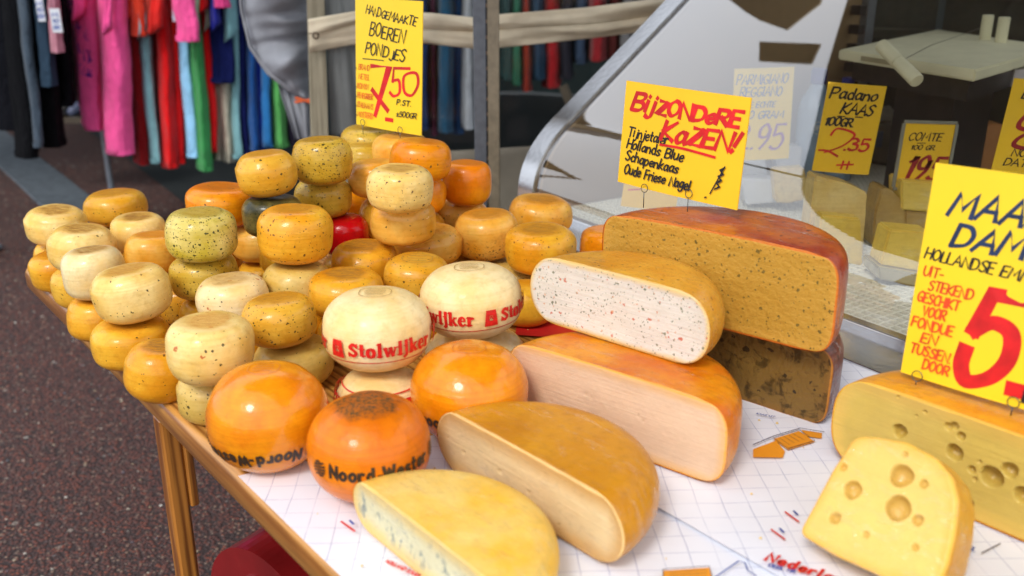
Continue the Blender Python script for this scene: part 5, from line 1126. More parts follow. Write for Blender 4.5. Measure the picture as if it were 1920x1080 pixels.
# cutting board on a black stand, wire cutter with roller handle
ZB = 1.09
bc = [at(1573, 93, ZB), at(1830, 131, ZB), at(1990, 88, ZB), at(1758, 55, ZB)]
root = empty('cutting_board', (bc[0].x, bc[0].y, ZB-.02)); tag(root, 'cream plastic cheese slicing board with two upright pegs inside the case', 'cutting board')
bm = bmesh.new(); prism(bm, [p-Vector((0, 0, .020)) for p in bc], (0, 0, .02)); bmesh.ops.bevel(bm, geom=bm.edges[:], offset=.003, segments=2, affect='EDGES'); bm_mesh('board', bm, M_board, root, True)
for (px, py, tx, ty) in ((1846, 74, 1852, 28), (1876, 79, 1882, 32)):
    q = at(px, py, ZB); tpz = at_y(tx, ty, q.y).z; bm = bmesh.new(); tube(bm, [(q.x, q.y, ZB), (q.x, q.y, tpz-.002), (q.x, q.y, tpz)], [.0125, .0125, .0115], 20); bm_mesh('peg', bm, M_board, root, True, smooth=False)
bm = bmesh.new(); e1 = bc[1]-bc[0]; 
bar(bm, bc[0]+e1*.20+Vector((0, -.0005, -.010)), bc[0]+e1*.58+Vector((0, -.0005, -.010)), .004, .009); bm_mesh('handle_groove', bm, plain('groove', (.35, .30, .17), .5), root, True)
bm = bmesh.new(); m_ = (bc[0]+bc[1]+bc[2]+bc[3])/4
prism(bm, [p+(m_-p)*.14-Vector((0, 0, .062)) for p in bc], (0, 0, .041)); bm_mesh('stand', bm, M_black, root, True)
bm = bmesh.new(); prism(bm, [p+(m_-p)*.55+Vector((0, 0, -.062-(ZB-.062-GZ))) for p in bc], (0, 0, ZB-.062-GZ)); bm_mesh('stand_foot', bm, M_black, root, True)
hq = at(1680, 108, ZB+.013); h1 = at_y(1652, 84, hq.y+.045); h2 = at_y(1720, 152, hq.y-.06)
hr = empty('wire_cutter_handle', h1); tag(hr, 'cream roller handle of the cheese wire lying over the board edge', 'handle')
bm = bmesh.new(); dv = (h2-h1); tube(bm, [h1, h1+dv*.02, h1+dv*.49], [.010, .0125, .0125], 18); bm_mesh('grip', bm, M_board, hr, True)
bm = bmesh.new(); tube(bm, [h1+dv*.50, h1+dv*.98, h2], [.0125, .0125, .011], 18); bm_mesh('grip', bm, M_board, hr, True)
bm = bmesh.new(); tube(bm, [h1+dv*.49, h1+dv*.50], .0108, 18); tube(bm, [h1+dv*.495, h1+dv*.495+Vector((.14, .20, .012)), Vector((bc[2].x*.5+bc[3].x*.5, bc[3].y*.6+bc[2].y*.4, ZB+.02))], .0006, 6); bm_mesh('wire', bm, M_wire, hr, True)
# glass platter under the board
gp = at_y(1725, 165, 1.95); root = empty('glass_platter', gp); tag(root, 'round glass platter below the cutting board', 'platter')
bm = bmesh.new(); tube(bm, [gp+Vector((.03, .05, 0)), gp+Vector((.03, .05, .006)), gp+Vector((.03, .05, .012))], [.085, .125, .13], 40); bm_mesh('plate', bm, plain('glassy', (.16, .19, .18), .1, 0, .1, Coat_Weight=1), root, True)
bm = bmesh.new(); tube(bm, [(gp.x+.03, gp.y+.05, GZ), (gp.x+.03, gp.y+.05, gp.z)], .012, 12); bm_mesh('plate_stem', bm, M_black, root, True)
# red and white carton at the right
q = at_y(1905, 135, 1.9); root = empty('carton', q); tag(root, 'red and white patterned carton behind the board at the right border', 'carton')
bm = bmesh.new(); box(bm, q+Vector((.04, .05, -.01)), (.14, .10, .035), .3, .003); bm_mesh('carton_body', bm, plain('carton_white', (.55, .5, .48), .5), root, True)
bm = bmesh.new()
for k in range(4): box(bm, q+Vector((-.015+.03*k, -.003+.009*k, -.01)), (.012, .004, .030), .3)
bm_mesh('red_pattern', bm, plain('carton_red', (.45, .02, .02), .5), root, True)

# ------------------------------------------------------------------ steel post
M_post1 = plain('grey_painted_post', (.13, .145, .17), .5, .3, .15, 60, .4, 400); M_post2 = plain('tan_post_face', (.25, .21, .145), .55, .1, .18, 60, .4, 400)
pq = at_y(912, 200, 2.15); pw = .056
post = empty('slotted_post', (pq.x, 2.15, 0)); tag(post, 'upright slotted steel post with grey and tan faces behind the pile', 'post')
bm = bmesh.new(); box(bm, (-.0135, 0, 1.1), (.028, .03, 2.2), 0, .0015, 1); bm_mesh('grey_flange', bm, M_post1, post)
bm = bmesh.new(); box(bm, (.0165, .004, 1.1), (.027, .03, 2.2), 0, .0015, 1); bm_mesh('tan_flange', bm, M_post2, post)
bm = bmesh.new(); box(bm, (.0018, .006, 1.1), (.0035, .028, 2.2)); bm_mesh('web', bm, plain('rusty_web', (.28, .17, .11), .6), post)
bm = bmesh.new(); z = .10
while z < 2.1: box(bm, (.0018, -.0085, z), (.0034, .003, .026)); z += .034
so = bm_mesh('slot', bm, M_black, post); so['kind'] = 'stuff'

# ------------------------------------------------------------------ tarpaulin side wall with window
M_canv = plain('beige_canvas', (.74, .64, .46), .8, 0, .22, 8, .4, 500); M_canv2 = plain('tan_grey_canvas', (.24, .215, .165), .8, 0, .22, 6, .5, 400); M_gcloth = plain('grey_sheet', (.30, .315, .35), .7, 0, .25, 7, .4, 600)
wall = empty('tarpaulin_wall', at_y(700, 300, 2.5).xy.to_3d()); tag(wall, 'canvas stall side wall with clear plastic window and sagging band', 'tarpaulin')
def ribbon_px(name, tops, bots, Y, m, parent, thick=.004, fold=.006, n=70, rows=10, seed=0, world=True, vert=False, fq=(7, 1.6)):
    """cloth between two pixel polylines laid out at distance Y with real folds"""
    def interp(L_, t):
        xs = [0]
        for a, b_ in zip(L_[:-1], L_[1:]): xs.append(xs[-1]+math.dist(a, b_))
        d_ = t*xs[-1]
        for i in range(len(L_)-1):
            if d_ <= xs[i+1]+1e-9: f = (d_-xs[i])/max(1e-9, xs[i+1]-xs[i]); return (L_[i][0]+(L_[i+1][0]-L_[i][0])*f, L_[i][1]+(L_[i+1][1]-L_[i][1])*f)
        return L_[-1]
    V = []; Fc = []
    for j in range(rows+1):
        for i in range(n+1):
            a = interp(tops, i/n); b_ = interp(bots, i/n); t = j/rows
            fo = fold*(math.sin(t*PI)*.8+noise.noise(Vector((i/n*fq[0]+seed, t*fq[1], seed)))*1.5+.3*noise.noise(Vector((i/n*fq[0]*3+seed, t*fq[1]*2.4, seed+7))))
            V.append(at_y(a[0]+(b_[0]-a[0])*t, a[1]+(b_[1]-a[1])*t, Y-fo))
    K = len(V); V += [v+Vector((0, thick, 0)) for v in V]
    for j in range(rows):
        for i in range(n): a = j*(n+1)+i; Fc.append((a, a+n+1, a+n+2, a+1)); Fc.append((K+a, K+a+1, K+a+n+2, K+a+n+1))
    bd = list(range(n))+[n+j*(n+1) for j in range(rows)]+[rows*(n+1)+n-i for i in range(n)]+[(rows-j)*(n+1) for j in range(rows)]
    for i in range(len(bd)): a, b_ = bd[i], bd[(i+1) % len(bd)]; Fc.append((a, b_, K+b_, K+a))
    return mesh(name, V, Fc, m, parent, world, smooth=True)
ribbon_px('upper_band', [(577, 36), (670, 20), (807, 24), (890, 33), (935, 27), (1100, 14), (1240, -4), (1420, -22)], [(579, 66), (670, 45), (807, 55), (890, 60), (935, 54), (1100, 45), (1240, 28), (1420, 5)], 2.46, M_canv, wall, fold=.010, n=110)
ribbon_px('lower_band', [(579, 64), (670, 43), (807, 53), (890, 58), (935, 52), (1100, 43), (1240, 26), (1420, 3)], [(580, 99), (660, 84), (803, 82), (890, 92), (935, 90), (1100, 73), (1240, 55), (1420, 30)], 2.475, M_canv, wall, fold=.012, n=110, seed=3)
ribbon_px('upright_webbing', [(573, -60), (606, -60)], [(583, 262), (616, 262)], 2.50, plain('webbing', (.34, .30, .21), .8, 0, .1, 12, .5, 500), wall, fold=.004, n=12, rows=40, seed=5)
ribbon_px('lower_canvas', [(580, 255), (700, 268), (850, 283), (935, 278), (1040, 272), (1200, 282), (1420, 290)], [(580, 660), (700, 660), (850, 660), (935, 660), (1040, 660), (1200, 660), (1420, 660)], 2.50, M_canv2, wall, fold=.02, n=90, rows=26, seed=8)
ribbon_px('grey_flap', [(606, -60), (660, -60)], [(620, 255), (720, 270)], 2.55, plain('grey_tarp', (.17, .18, .175), .6, 0, .2, 6), wall, fold=.03, n=30, rows=30, seed=9, fq=(2, .6))
bm = bmesh.new(); g0 = at_y(592, 67, 2.44); tube(bm, [g0+Vector((.007*math.cos(k*PI/8), 0, .007*math.sin(k*PI/8))) for k in range(16)], .0022, 8, True); bm_mesh('eyelet', bm, plain('brass', (.12, .08, .05), .4, .7), wall, True, smooth=True)
# clear window
bm = bmesh.new(); prism(bm, [at_y(612, -60, 2.56), at_y(1420, -60, 2.56), at_y(1420, 300, 2.56), at_y(612, 270, 2.56)], (0, .0015, 0)); bm_mesh('window_film', bm, M_clear, wall, True)
# grey sheet gathered and clipped
gs = empty('dust_sheet', at_y(540, 250, 2.62).xy.to_3d()); tag(gs, 'grey cloth sheet gathered and clipped beside the hanging garments', 'sheet')
ribbon_px('sheet_cloth', [(443, -60), (450, 20), (466, 90), (500, 140), (540, 172), (572, 188)], [(578, -60), (578, 20), (577, 70), (577, 120), (578, 160), (580, 192)], 2.60, M_gcloth, gs, fold=.075, n=60, rows=44, seed=14, fq=(4.2, .9))
ribbon_px('sheet_tail', [(520, 158), (545, 176), (578, 190)], [(553, 262), (570, 262), (583, 262)], 2.61, M_gcloth, gs, fold=.02, n=20, rows=24, seed=16, fq=(4, .5))
ribbon_px('sheet_hem', [(443, -60), (450, 20), (466, 90), (500, 140), (540, 172), (572, 186)], [(449, -60), (456, 18), (472, 86), (505, 132), (545, 164), (574, 180)], 2.572, plain('sheet_hem', (.27, .28, .31), .7), gs, fold=.006, n=50, rows=4, seed=17)
cl = at_y(575, 189, 2.54); pg = empty('clothes_peg', cl); tag(pg, 'orange plastic clothes peg pinching the grey sheet', 'peg')
M_peg = plain('orange_peg', (.75, .12, .02), .4)
bm = bmesh.new(); bar(bm, cl+Vector((-.030, -.01, -.002)), cl+Vector((.026, -.01, .006)), .010, .007, .002); bm_mesh('peg_jaw', bm, M_peg, pg, True)
bm = bmesh.new(); bar(bm, cl+Vector((-.028, -.01, .010)), cl+Vector((.024, -.01, -.006)), .010, .007, .002); bm_mesh('peg_jaw', bm, M_peg, pg, True)

# ------------------------------------------------------------------ garments
def garment(lab, xt, wt, xb, wb_, hem, Y, c, name='t_shirt', cat='t-shirt', group='garments on the front rail', top=-70, depth=.34, sleeve=None, seed=0, prt=None, front=False, ftop=None):
    m = cloth_m(name+'_cloth', c, prt, seed); zb = at_y(xb, hem, Y).z; zt = at_y(xt, top, Y).z
    xt_w = at_y(xt, 0, Y).x; xb_w = at_y(xb, hem, Y).x; s = (Y/ (F.y))/FPX
    wtw = wt*s*1.1; wbw = wb_*s*1.08; root = empty(name, (xb_w, Y, 0)); tag(root, lab, cat, group)
    NA, NZ = 40, 26; V = []; Fc = []
    for j in range(NZ+1):
        t = j/NZ; z = zt+(zb-zt)*t; cx = xt_w+(xb_w-xt_w)*t; w = wtw+(wbw-wtw)*t
        for i in range(NA):
            a = 2*PI*i/NA; cc, ss = math.cos(a), math.sin(a)
            fo = .010*(.3+.9*t)*noise.noise(Vector((a*1.6*(1 if ss < 0 else 1)+seed*3, t*1.5, seed)))*(1 if not front else 1.5)
            fo2 = .006*math.sin(a*5+seed+t*2)*t+.010*noise.noise(Vector((seed*3, t*3.2, 1)))+.004*noise.noise(Vector((a*2+seed, t*9, 5)))
            px_ = cx+(w/2)*math.copysign(abs(cc)**.8, cc)+fo*.5*abs(cc)+fo2
            py_ = Y+depth/2+(depth/2)*math.copysign(abs(ss)**.7, ss)+fo
            px_ += (py_-Y)*cx/Y*.95
            V.append((px_, py_, z+(.006*noise.noise(Vector((a, seed, 0))) if j == NZ else 0)))
    for j in range(NZ):
        for i in range(NA): a = j*NA; Fc.append((a+i, a+NA+i, a+NA+(i+1) % NA, a+(i+1) % NA))
    Fc.append(tuple(range(NA))); Fc.append(tuple(range(NZ*NA, (NZ+1)*NA))[::-1])
    mesh('body', V, Fc, m, root, True, smooth=True)
    # hem band
    V = []; Fc = []
    for j, (dz, g_) in enumerate(((.020, .0012), (.004, .0022), (-.001, .0012))):
        for i in range(NA):
            a = 2*PI*i/NA; cc, ss = math.cos(a), math.sin(a)
            px_ = xb_w+(wbw/2+g_)*math.copysign(abs(cc)**.8, cc)+.006*math.sin(a*5+seed+2); py_ = Y+depth/2+(depth/2+g_)*math.copysign(abs(ss)**.7, ss)
            px_ += (py_-Y)*xb_w/Y*.95
            V.append((px_, py_-.001, zb+dz))
    for j in range(2):
        for i in range(NA): a = j*NA; Fc.append((a+i, a+NA+i, a+NA+(i+1) % NA, a+(i+1) % NA))
    mesh('hem', V, Fc, m, root, True, smooth=True)
    if sleeve:
        sx0, sx1, sy, c2 = sleeve; sm_ = cloth_m('sleeve_cloth', c2 or c, None, seed+2); Ys = Y-.05
        P0_ = at_y((sx0+sx1)/2, -80, Ys+.03); P1_ = at_y((sx0+sx1)/2, sy, Ys); sw_ = (sx1-sx0)*s*.9
        V = []; Fc = []; n = 20
        for j in range(11):
            t = j/10; p = P0_*(1-t)+P1_*t; w = sw_*(.75+.25*t)
            for i in range(n):
                a = 2*PI*i/n; V.append((p.x+w/2*math.cos(a)+.004*math.sin(t*9+seed), p.y+.03*math.sin(a)*(1+.3*math.sin(a*3+seed)), p.z+.02*math.cos(a)*t+.006*noise.noise(Vector((a, seed, t)))))
        for j in range(10):
            for i in range(n): a = j*n; Fc.append((a+i, a+n+i, a+n+(i+1) % n, a+(i+1) % n))
        Fc.append(tuple(range(10*n, 11*n))[::-1]); Fc.append(tuple(range(n)))
        mesh('sleeve', V, Fc, sm_, root, True, smooth=True)
    return root
PK = (.95, .10, .34); DR = (.36, .012, .014); RD = (.85, .008, .010); TL_ = (.22, .46, .50); LB = (.30, .62, .92); GR = (.05, .33, .09); CR = (.50, .47, .37); NV = (.008, .014, .10); BL = (.012, .09, .32); BB = (.008, .03, .30); LG = (.10, .42, .10)
GM = [
 ('hot pink t-shirt with dark print, leftmost of the bright garments', 158, 62, 178, 40, 245, 3.95, PK, (135, 160, 34, None), (.10, .02, .22)),
 ('hot pink t-shirt with the lowest pink hem, turned to the viewer', 215, 50, 226, 48, 292, 3.80, PK, (196, 214, 55, None), None),
 ('dark red t-shirt right of the pink ones', 246, 26, 268, 26, 310, 3.95, DR, (226, 256, 36, (.60, .03, .02)), None),
 ('dusty teal t-shirt between two dark red ones', 268, 24, 292, 24, 306, 3.92, TL_, (256, 276, 65, None), None),
 ('narrow dark red t-shirt behind the brightest red one', 289, 20, 306, 18, 308, 4.02, DR, None, None),
 ('bright red t-shirt hanging lowest of the red ones', 306, 28, 321, 28, 316, 3.92, RD, (280, 308, 58, (.66, .02, .015)), None),
 ('narrow bright red t-shirt left of the sky blue one', 325, 16, 340, 17, 307, 3.97, RD, None, None),
 ('sky blue t-shirt under a pink sleeve', 341, 22, 363, 28, 296, 3.93, LB, None, None),
 ('short pink t-shirt sleeve end above the sky blue hem', 345, 34, 352, 36, 78, 3.78, PK, None, None),
 ('green t-shirt with the lowest hem of the row', 365, 18, 386, 26, 322, 3.90, GR, (360, 374, 60, (.35, .65, .35)), None),
 ('red t-shirt between green and cream ones', 388, 26, 398, 22, 285, 3.96, RD, (366, 390, 22, None), None),
 ('cream t-shirt with narrow hem among the red and navy ones', 402, 18, 410, 18, 300, 4.02, CR, (382, 400, 54, None), None),
 ('navy and cream t-shirt ending in cream folds', 418, 34, 430, 22, 305, 4.0, CR, None, None),
 ('short navy top over the cream folds', 416, 34, 418, 36, 156, 3.94, NV, (396, 414, 50, (.015, .02, .28)), None),
 ('pale teal t-shirt beside the navy one', 438, 18, 446, 22, 298, 4.0, TL_, (418, 444, 72, None), None),
 ('dark navy t-shirt left of the blue group', 452, 24, 462, 20, 290, 4.02, NV, None, None),
 ('deep blue t-shirt, first of the blue group', 468, 18, 478, 18, 284, 4.0, BL, None, None),
 ('royal blue t-shirt, narrow in the blue group', 480, 16, 490, 14, 280, 4.04, BB, None, None),
 ('mid blue t-shirt, right one of the blue group', 494, 20, 504, 22, 276, 4.0, (.02, .16, .42), None, None),
 ('leaf green t-shirt near the grey sheet', 512, 20, 527, 26, 278, 4.02, LG, None, None),
 ('nearly black t-shirt tucked behind the grey sheet', 530, 20, 549, 22, 272, 4.06, (.02, .015, .03), None, None)]
for i, (lab, xt, wt, xb, wb_, hem, Y, c, sl, prt) in enumerate(GM):
    garment(lab, xt, wt, xb, wb_, hem, Y, c, sleeve=sl, seed=i*1.7+1, prt=prt, depth=.30 if 'short' not in lab else .10, front=i < 2)
XG = [
 ('crumpled white t-shirt sleeve between the sky blue and green ones', 333, 12, 334, 14, 40, 3.86, (.55, .60, .75)),
 ('orange red t-shirt folded short beside the pink ones', 262, 20, 262, 22, 68, 3.84, (.70, .05, .02)),
 ('brick red t-shirt, short sleeve end over the teal one', 280, 14, 284, 18, 62, 3.86, (.42, .04, .025)),
 ('deep pink short t-shirt at the top beside the teal ones', 412, 24, 416, 24, 14, 3.85, (.75, .06, .25))]
for i, (lab, xt, wt, xb, wb_, hem, Y, c) in enumerate(XG): garment(lab, xt, wt, xb, wb_, hem, Y, c, seed=90+i*1.9, depth=.10)
DK = [
 ('long black coat at the left picture border', 0, 70, 22, 62, 245, 3.75, (.0025, .003, .006), 'coat'),
 ('black trousers hanging lowest at the left', 28, 40, 52, 40, 298, 3.70, (.002, .0025, .004), 'trousers'),
 ('washed grey jeans leg between black garments', 48, 26, 70, 22, 277, 3.68, (.055, .08, .11), 'jeans'),
 ('black flared trousers right of the grey jeans', 78, 26, 98, 46, 277, 3.78, (.002, .002, .003), 'trousers'),
 ('slate blue jeans with short legs behind the tags', 78, 30, 92, 26, 163, 3.66, (.022, .045, .075), 'jeans'),
 ('pale pink knitted garment below a white tag', 104, 18, 108, 20, 99, 3.64, (.52, .22, .28), 'jumper'),
 ('rust coloured garment behind the black trousers', 98, 14, 104, 14, 196, 3.95, (.20, .05, .02), 'jumper'),
 ('black jumper beside the dark green hanging cloth', 118, 22, 124, 26, 200, 3.85, (.003, .003, .005), 'jumper'),
 ('patterned grey white garment in the shade', 140, 16, 148, 18, 190, 4.1, (.22, .21, .22), 'jumper'),
 ('dark green cloth behind the pink t-shirt', 134, 30, 142, 30, 150, 4.2, (.006, .03, .028), 'coat')]
for i, (lab, xt, wt, xb, wb_, hem, Y, c, cat) in enumerate(DK):
    garment(lab, xt, wt, xb, wb_, hem, Y, c, name=cat, cat=cat, group='dark garments at the left', seed=40+i*1.3, depth=.25)
for (lab, tl, br2, Y, n_) in (('white swing tag, left of the two', (61, -30), (86, 40), 3.60, 0), ('white swing tag, right and lower of the two', (92, 16), (118, 61), 3.58, 1)):
    a = at_y(*tl, Y); b_ = at_y(*br2, Y); root = empty('swing_tag', ((a.x+b_.x)/2, Y, b_.z)); tag(root, lab, 'tag', 'white swing tags')
    bm = bmesh.new(); box(bm, ((a.x+b_.x)/2, Y, (a.z+b_.z)/2), (b_.x-a.x, .002, a.z-b_.z)); bm_mesh('card', bm, plain('tag_card', (.62, .65, .70), .5), root, True)
    ink = Ink()
    for k in range(3): ink.text(('M', '10', '00')[k], (a.x+b_.x)/2-.012, b_.z+.012+.022*(2-k), .014, .003, .05, .2, width=.022)
    ink.make('tag_print', M_inkblue, root, lambda u_, v_, l: (u_, Y-.0016-l, v_), True)
# rail stands
M_rail = plain('galvanised', (.30, .34, .38), .45, .6)
def stand(lab, x0, x1, Y, ztop, legpx=None):
    root = empty('garment_rail', (x0, Y, 0)); tag(root, lab, 'clothes rail')
    bm = bmesh.new(); tube(bm, [(x0, Y+.15, ztop), (x1, Y+.15, ztop)], .014, 12); bm_mesh('rail', bm, M_rail, root, True, smooth=False)
    for x in (legpx or (x0, x1)):
        bm = bmesh.new(); tube(bm, [(x, Y+.15, ztop), (x, Y+.15, .02)], .013, 12); bm_mesh('leg', bm, M_rail, root, True)
        bm = bmesh.new(); tube(bm, [(x, Y-.1, .015), (x, Y+.40, .015)], .013, 12); bm_mesh('foot', bm, M_rail, root, True)
l0 = at(232, 352, .0)
stand('steel garment rail carrying the bright t-shirts, its leg visible below the pink ones', -1.95, -.62, 3.95, 1.225, (-1.80, -.66))
stand('steel garment rail carrying the dark garments at the left', -3.2, -1.80, 3.72, 1.20, (-3.15, -2.36))
# second row behind the window
random.seed(11)
row2 = [(630, 26, 250, (.015, .07, .10)), (655, 24, 255, (.02, .09, .12)), (690, 30, 255, (.01, .02, .05)), (730, 30, 250, (.02, .03, .05)), (775, 22, 245, (.010, .05, .12)), (796, 20, 244, (.008, .03, .10)), (815, 12, 255, (.14, .02, .06)),
        (836, 24, 250, (.01, .07, .14)), (858, 20, 252, (.01, .09, .26)), (878, 20, 243, (.40, .43, .48)), (952, 20, 150, (.02, .05, .05)), (970, 18, 160, (.02, .10, .06)), (988, 14, 172, (.22, .02, .01)), (1010, 20, 150, (.02, .05, .09)),
        (1034, 30, 165, (.28, .008, .012)), (1062, 20, 150, (.02, .02, .03)), (1090, 22, 120, (.03, .05, .09)), (1120, 26, 115, (.22, .01, .015)), (1148, 22, 110, (.10, .02, .02)), (1178, 24, 112, (.16, .16, .17)), (1205, 24, 110, (.02, .02, .04))]
names = {0: 'dark teal', 1: 'teal', 2: 'near black', 3: 'charcoal', 4: 'dark blue', 5: 'navy', 6: 'maroon', 7: 'petrol blue', 8: 'cobalt blue', 9: 'pale grey', 10: 'dark green', 11: 'green', 12: 'rust red', 13: 'slate blue', 14: 'bright red', 15: 'black', 16: 'dull blue', 17: 'crimson', 18: 'dark maroon', 19: 'mid grey', 20: 'ink blue'}
for i, (x, w, hem, c) in enumerate(row2):
    side = 'left' if x < 900 else 'right'
    garment(f'{names[i]} garment seen through the plastic window {side} of the steel post', x+random.uniform(-4, 4), w, x, w, hem, 4.6+random.uniform(-.08, .08), c, name='hanging_garment', cat='garment', group='garments behind the plastic window', seed=70+i*1.1, depth=.3, top=-90)
stand('garment rail behind the plastic window', -1.0, .9, 4.6, 1.24)
# dark backdrop of the neighbouring stall
bk = sheet('stall_backdrop', [(-9, 9.5, 0), (9, 9.5, 0), (9, 9.5, 0), (-9, 9.5, 0)], 0, M_black) if False else None
V = []; Fc = []
for i in range(81):
    x = -11+i*.28; y = 9.2+.12*math.sin(i*1.3)+.2*noise.noise(Vector((i*.3, 0, 0)))
    V += [(x, y, .02), (x, y, 4.2), (x, y+.02, .02), (x, y+.02, 4.2)]
for i in range(80): a = i*4; Fc += [(a, a+4, a+5, a+1), (a+2, a+3, a+7, a+6), (a+1, a+5, a+7, a+3)]
tag(mesh('stall_backdrop', V, Fc, plain('dark_green_tarp', (.012, .030, .030), .7, 0, .3, 1.5)), 'dark green tarpaulin closing off the stalls behind the garments', 'tarpaulin')
# low dark trestle with folded goods seen right of the post
tr = empty('dark_trestle', (.45, 3.6, 0)); tag(tr, 'dark folding trestle standing in shade right of the steel post', 'trestle')
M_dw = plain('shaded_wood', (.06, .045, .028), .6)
bm = bmesh.new()
bar(bm, (.10, 3.6, .05), (.45, 3.7, .80), .03, .03); bm_mesh('leg', bm, M_dw, tr, True)
bm = bmesh.new(); bar(bm, (.50, 3.6, .05), (.20, 3.7, .80), .03, .03); bm_mesh('leg', bm, M_dw, tr, True)
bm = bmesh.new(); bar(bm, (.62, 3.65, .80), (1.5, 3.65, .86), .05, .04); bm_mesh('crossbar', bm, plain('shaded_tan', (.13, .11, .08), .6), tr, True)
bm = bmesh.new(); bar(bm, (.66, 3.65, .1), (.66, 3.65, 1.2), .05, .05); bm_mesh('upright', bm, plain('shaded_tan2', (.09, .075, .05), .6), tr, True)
# little heap of shoes under the dark garments
for (px, py, c, lab) in ((125, 200, (.45, .42, .36), 'pale shoe standing under the black jumper'), (150, 208, (.10, .12, .2), 'blue grey shoe beside the pale shoe')):
    q = at(px, py, 0); q = at_y(px, py, 5.2); root = empty('shoe', (q.x, q.y, q.z)); tag(root, lab, 'shoe')
    bm = bmesh.new(); tube(bm, [q+Vector((-.02, -.08, 0)), q+Vector((-.01, -.03, .02)), q+Vector((.0, .05, .035)), q+Vector((0, .09, .03))], [.018, .032, .034, .02], 12); bm_mesh('upper', bm, plain('shoe', c, .6), root, True, smooth=True)
    bm = bmesh.new(); box(bm, q+Vector((0, 0, -.022)), (.06, .19, .014), 0, .005); bm_mesh('sole', bm, M_black, root, True)
bm = bmesh.new(); box(bm, at_y(137, 204, 5.2)+Vector((0, .05, -.045)), (.5, .35, .03)); sb = bm_mesh('shoe_shelf', bm, M_dw); tag(sb, 'low dark shelf under the shoes in the shade', 'shelf')

V = []; Fc = []; rc = random.Random(4)
for i in range(170):
    u_, v_ = rc.uniform(.62, 1.6), rc.uniform(.02, .72)
    q = tp(u_, v_, PAPZ-.001); s_ = rc.uniform(.0006, .0019); k = len(V)
    for j in range(5): a = j*2*PI/5+rc.random(); V.append((q.x+s_*math.cos(a), q.y+s_*math.sin(a), q.z))
    V.append((q.x, q.y, q.z+s_*1.1)); Fc += [(k+j, k+(j+1) % 5, k+5) for j in range(5)]
tag(mesh('cheese_crumbs', V, Fc, plain('crumbs', (.72, .50, .16), .6)), 'tiny cheese crumbs scattered over the wrapping paper', 'crumbs', kind='stuff')
# ------------------------------------------------------------------ prints on the paper
def paper_ink(ink, name, m, parent, lift=.0008):
    return ink.make(name, m, parent, lambda x, y, l: (x, y, PAPZ+lift+l*.5), True)
for p_ in (paper, paper2): FR[p_] = Matrix.Identity(4)
def flat_px(name, px, m, parent, lift):
    P = [at(x, y, PAPZ+lift) for x, y in px]; return mesh(name, P, [tuple(range(len(P)))], m, parent, True)
M_por = plain('orange_print', (.78, .30, .02), .4, 0, .05); M_dkl = plain('dark_outline', (.03, .02, .06), .4)
def pxstroke(ink, pts, w): ink.stroke([tuple(at(x, y, PAPZ).xy) for x, y in pts], w, False, 0)
flat_px('orange_label', [(1243, 1070), (1330, 1064), (1337, 1096), (1243, 1100)], M_por, paper2, .0006)
flat_px('orange_label', [(1412, 842), (1455, 826), (1472, 846), (1468, 858), (1412, 857)], M_por, paper2, .0006)
flat_px('orange_label', [(1450, 823), (1498, 808), (1528, 828), (1478, 843)], M_por, paper2, .0010)
flat_px('orange_label', [(1502, 806), (1541, 812), (1541, 822), (1512, 818)], M_por, paper2, .0006)
ol = Ink(); pxstroke(ol, [(1412, 836), (1450, 820), (1500, 805), (1545, 812)], .0013); pxstroke(ol, [(1450, 823), (1498, 808), (1528, 828), (1478, 843), (1450, 823)], .0006); pxstroke(ol, [(1243, 1070), (1330, 1064), (1337, 1096)], .0007); pxstroke(ol, [(1243, 1070), (1243, 1100)], .0007)
for k in range(4): pxstroke(ol, [(1462+8*k, 822-3*k+2), (1480+9*k, 836-3*k)], .0004)
for k in range(3): pxstroke(ol, [(1255, 1076+6*k), (1325, 1071+6*k)], .0004)
pxstroke(ol, [(1840, 1040), (1875, 1022)], .0012)
paper_ink(ol, 'dark_outline', M_dkl, paper2, .0016)
def one(name, m, par, fn, lift=.0013):
    k_ = Ink(); fn(k_); paper_ink(k_, name, m, par, lift)
def wpx(k_, t, x, y, h, w, rot, sl=.2):
    o1 = at(x, y, PAPZ); k_.text(t, o1.x, o1.y, h, w, sl, .2, rot=rot)
one('map_outline', M_inkblue, paper2, lambda k_: pxstroke(k_, [(1340, 1085), (1385, 1054), (1397, 1058), (1402, 1072), (1418, 1082)], .0012))
one('blue_print', M_inkblue, paper2, lambda k_: wpx(k_, 'DEEL', 1790, 1022, .006, .0013, -.75))
one('blue_print', M_inkblue, paper2, lambda k_: wpx(k_, 'DEEL NR', 1440, 1064, .0045, .0009, -.45))
one('blue_print', M_inkblue, paper2, lambda k_: wpx(k_, 'KAAS UIT', 1418, 778, .0035, .0007, -.45))
def bold(k_):
    o1 = at(1434, 1052, PAPZ); sans(k_, 'Nederlands', 0, 0, .0125, .0030, None); a = -.55
    k_.V = [(o1.x+(u_+.15*v_)*math.cos(a)-v_*math.sin(a), o1.y+(u_+.15*v_)*math.sin(a)+v_*math.cos(a), l) for u_, v_, l in k_.V]
one('red_print', M_red_print, paper2, bold)
one('red_print', M_red_print, paper, lambda k_: wpx(k_, 'HOLLAND KAAS', 722, 1056, .0040, .0012, -.6, .1))
for (x, y, par) in ((640, 980, paper), (1472, 962, paper2), (1446, 995, paper2)):
    one('flag_stripe', M_red_print, par, lambda k_: k_.stroke([tuple(at(x, y, PAPZ).xy), tuple(at(x+25, y+18, PAPZ).xy)], .0022, False, 0))
    one('flag_stripe', M_inkblue, par, lambda k_: k_.stroke([tuple(at(x+16, y-2, PAPZ).xy), tuple(at(x+23, y+5, PAPZ).xy)], .0022, False, 0))

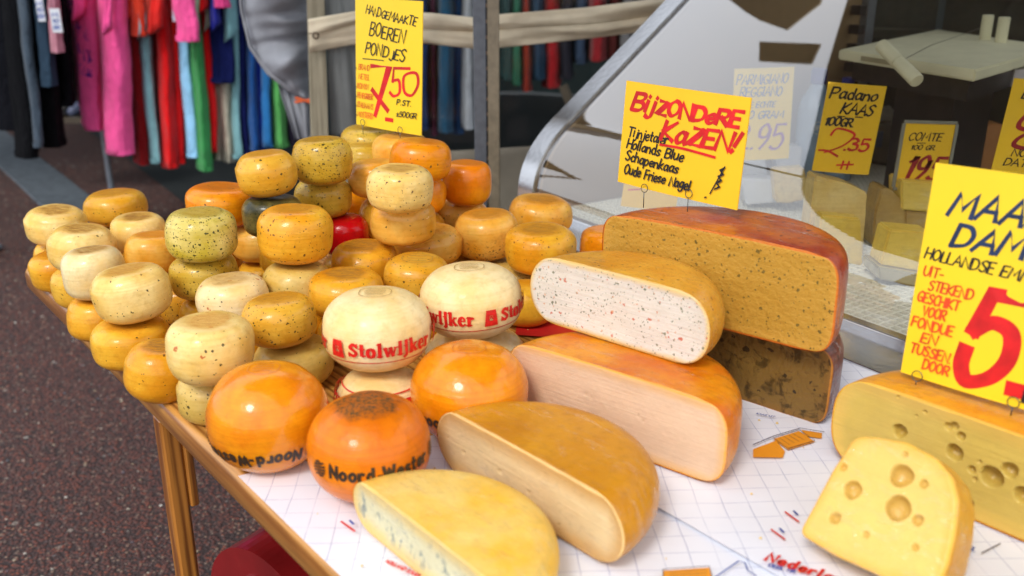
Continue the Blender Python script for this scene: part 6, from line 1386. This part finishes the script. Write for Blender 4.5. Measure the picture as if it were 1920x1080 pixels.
rs = sheet('red_paper', [at(966, 632, T), at(972, 590, T), at(1080, 590, T), at(1085, 640, T)], T+.003, plain('red_paper', (.50, .015, .012), .45), 10, 10, .0006)
tag(rs, 'scrap of red paper under the cheeses left of the white half wheel', 'paper')
nb_ = empty('sky_block_canopy', (-1, 6, 0)); tag(nb_, 'dull unseen canopy added over the garment stalls to cut sky reflections', 'canopy')  # unseen canopy, added to keep sky glare off the cheese tops
bm = bmesh.new(); prism(bm, [Vector(p) for p in ((-5, 3.65, 2.60), (4.5, 3.65, 2.60), (4.5, 8.8, 3.1), (-5, 8.8, 3.1))], (0, 0, .012)); bm_mesh('roof_cloth', bm, plain('sky_block_cloth', (.20, .21, .20), .8), nb_, True)
for x in (-4.9, 4.4):
    for y, zz in ((3.7, 2.6), (8.7, 3.08)): bm = bmesh.new(); box(bm, (x, y, zz/2), (.05, .05, zz)); bm_mesh('canopy_post', bm, M_post1, nb_, True)
# ------------------------------------------------------------------ stall canopy overhead (its open edge is what the counter glass mirrors)
cn = empty('stall_canopy', (1.2, 1.6, 0)); tag(cn, 'beige stall canopy spanning above the display counter', 'canopy')
M_can = plain('canopy_cloth', (.22, .18, .13), .8)
edge = [(-1.25, 1.55), (-.75, 1.95), (-.26, 2.26), (-.02, 2.43), (.12, 2.54), (.32, 2.66), (1.0, 3.2), (1.30, 3.2), (1.30, -.2), (.85, -.3), (.15, .35), (-.45, .85), (-1.0, 1.05)]  # left reach over the table added to shade it from the sky
bm = bmesh.new(); prism(bm, [Vector((x, y, 2.35)) for x, y in edge], (0, 0, .012)); bm_mesh('roof_cloth', bm, M_can, cn, True)
bm = bmesh.new(); prism(bm, [Vector((x, y, 2.36)) for x, y in ((0, 3.10), (.02, 2.98), (.04, 2.9), (.09, 2.78), (.23, 2.74), (.6, 2.95), (.5, 3.3))], (0, 0, .01)); bm_mesh('loose_flap', bm, M_can, cn, True)
bm = bmesh.new(); prism(bm, [Vector((x, y, 2.32)) for x, y in ((.01, 2.81), (-.03, 2.76), (.10, 2.58), (.16, 2.60))], (0, 0, .01)); bm_mesh('roof_bracket', bm, M_can, cn, True)
for x, y in ((1.25, 3.15), (1.28, -.18)):
    bm = bmesh.new(); box(bm, (x, y, 1.175), (.05, .05, 2.35)); bm_mesh('canopy_post', bm, M_post1, cn, True)
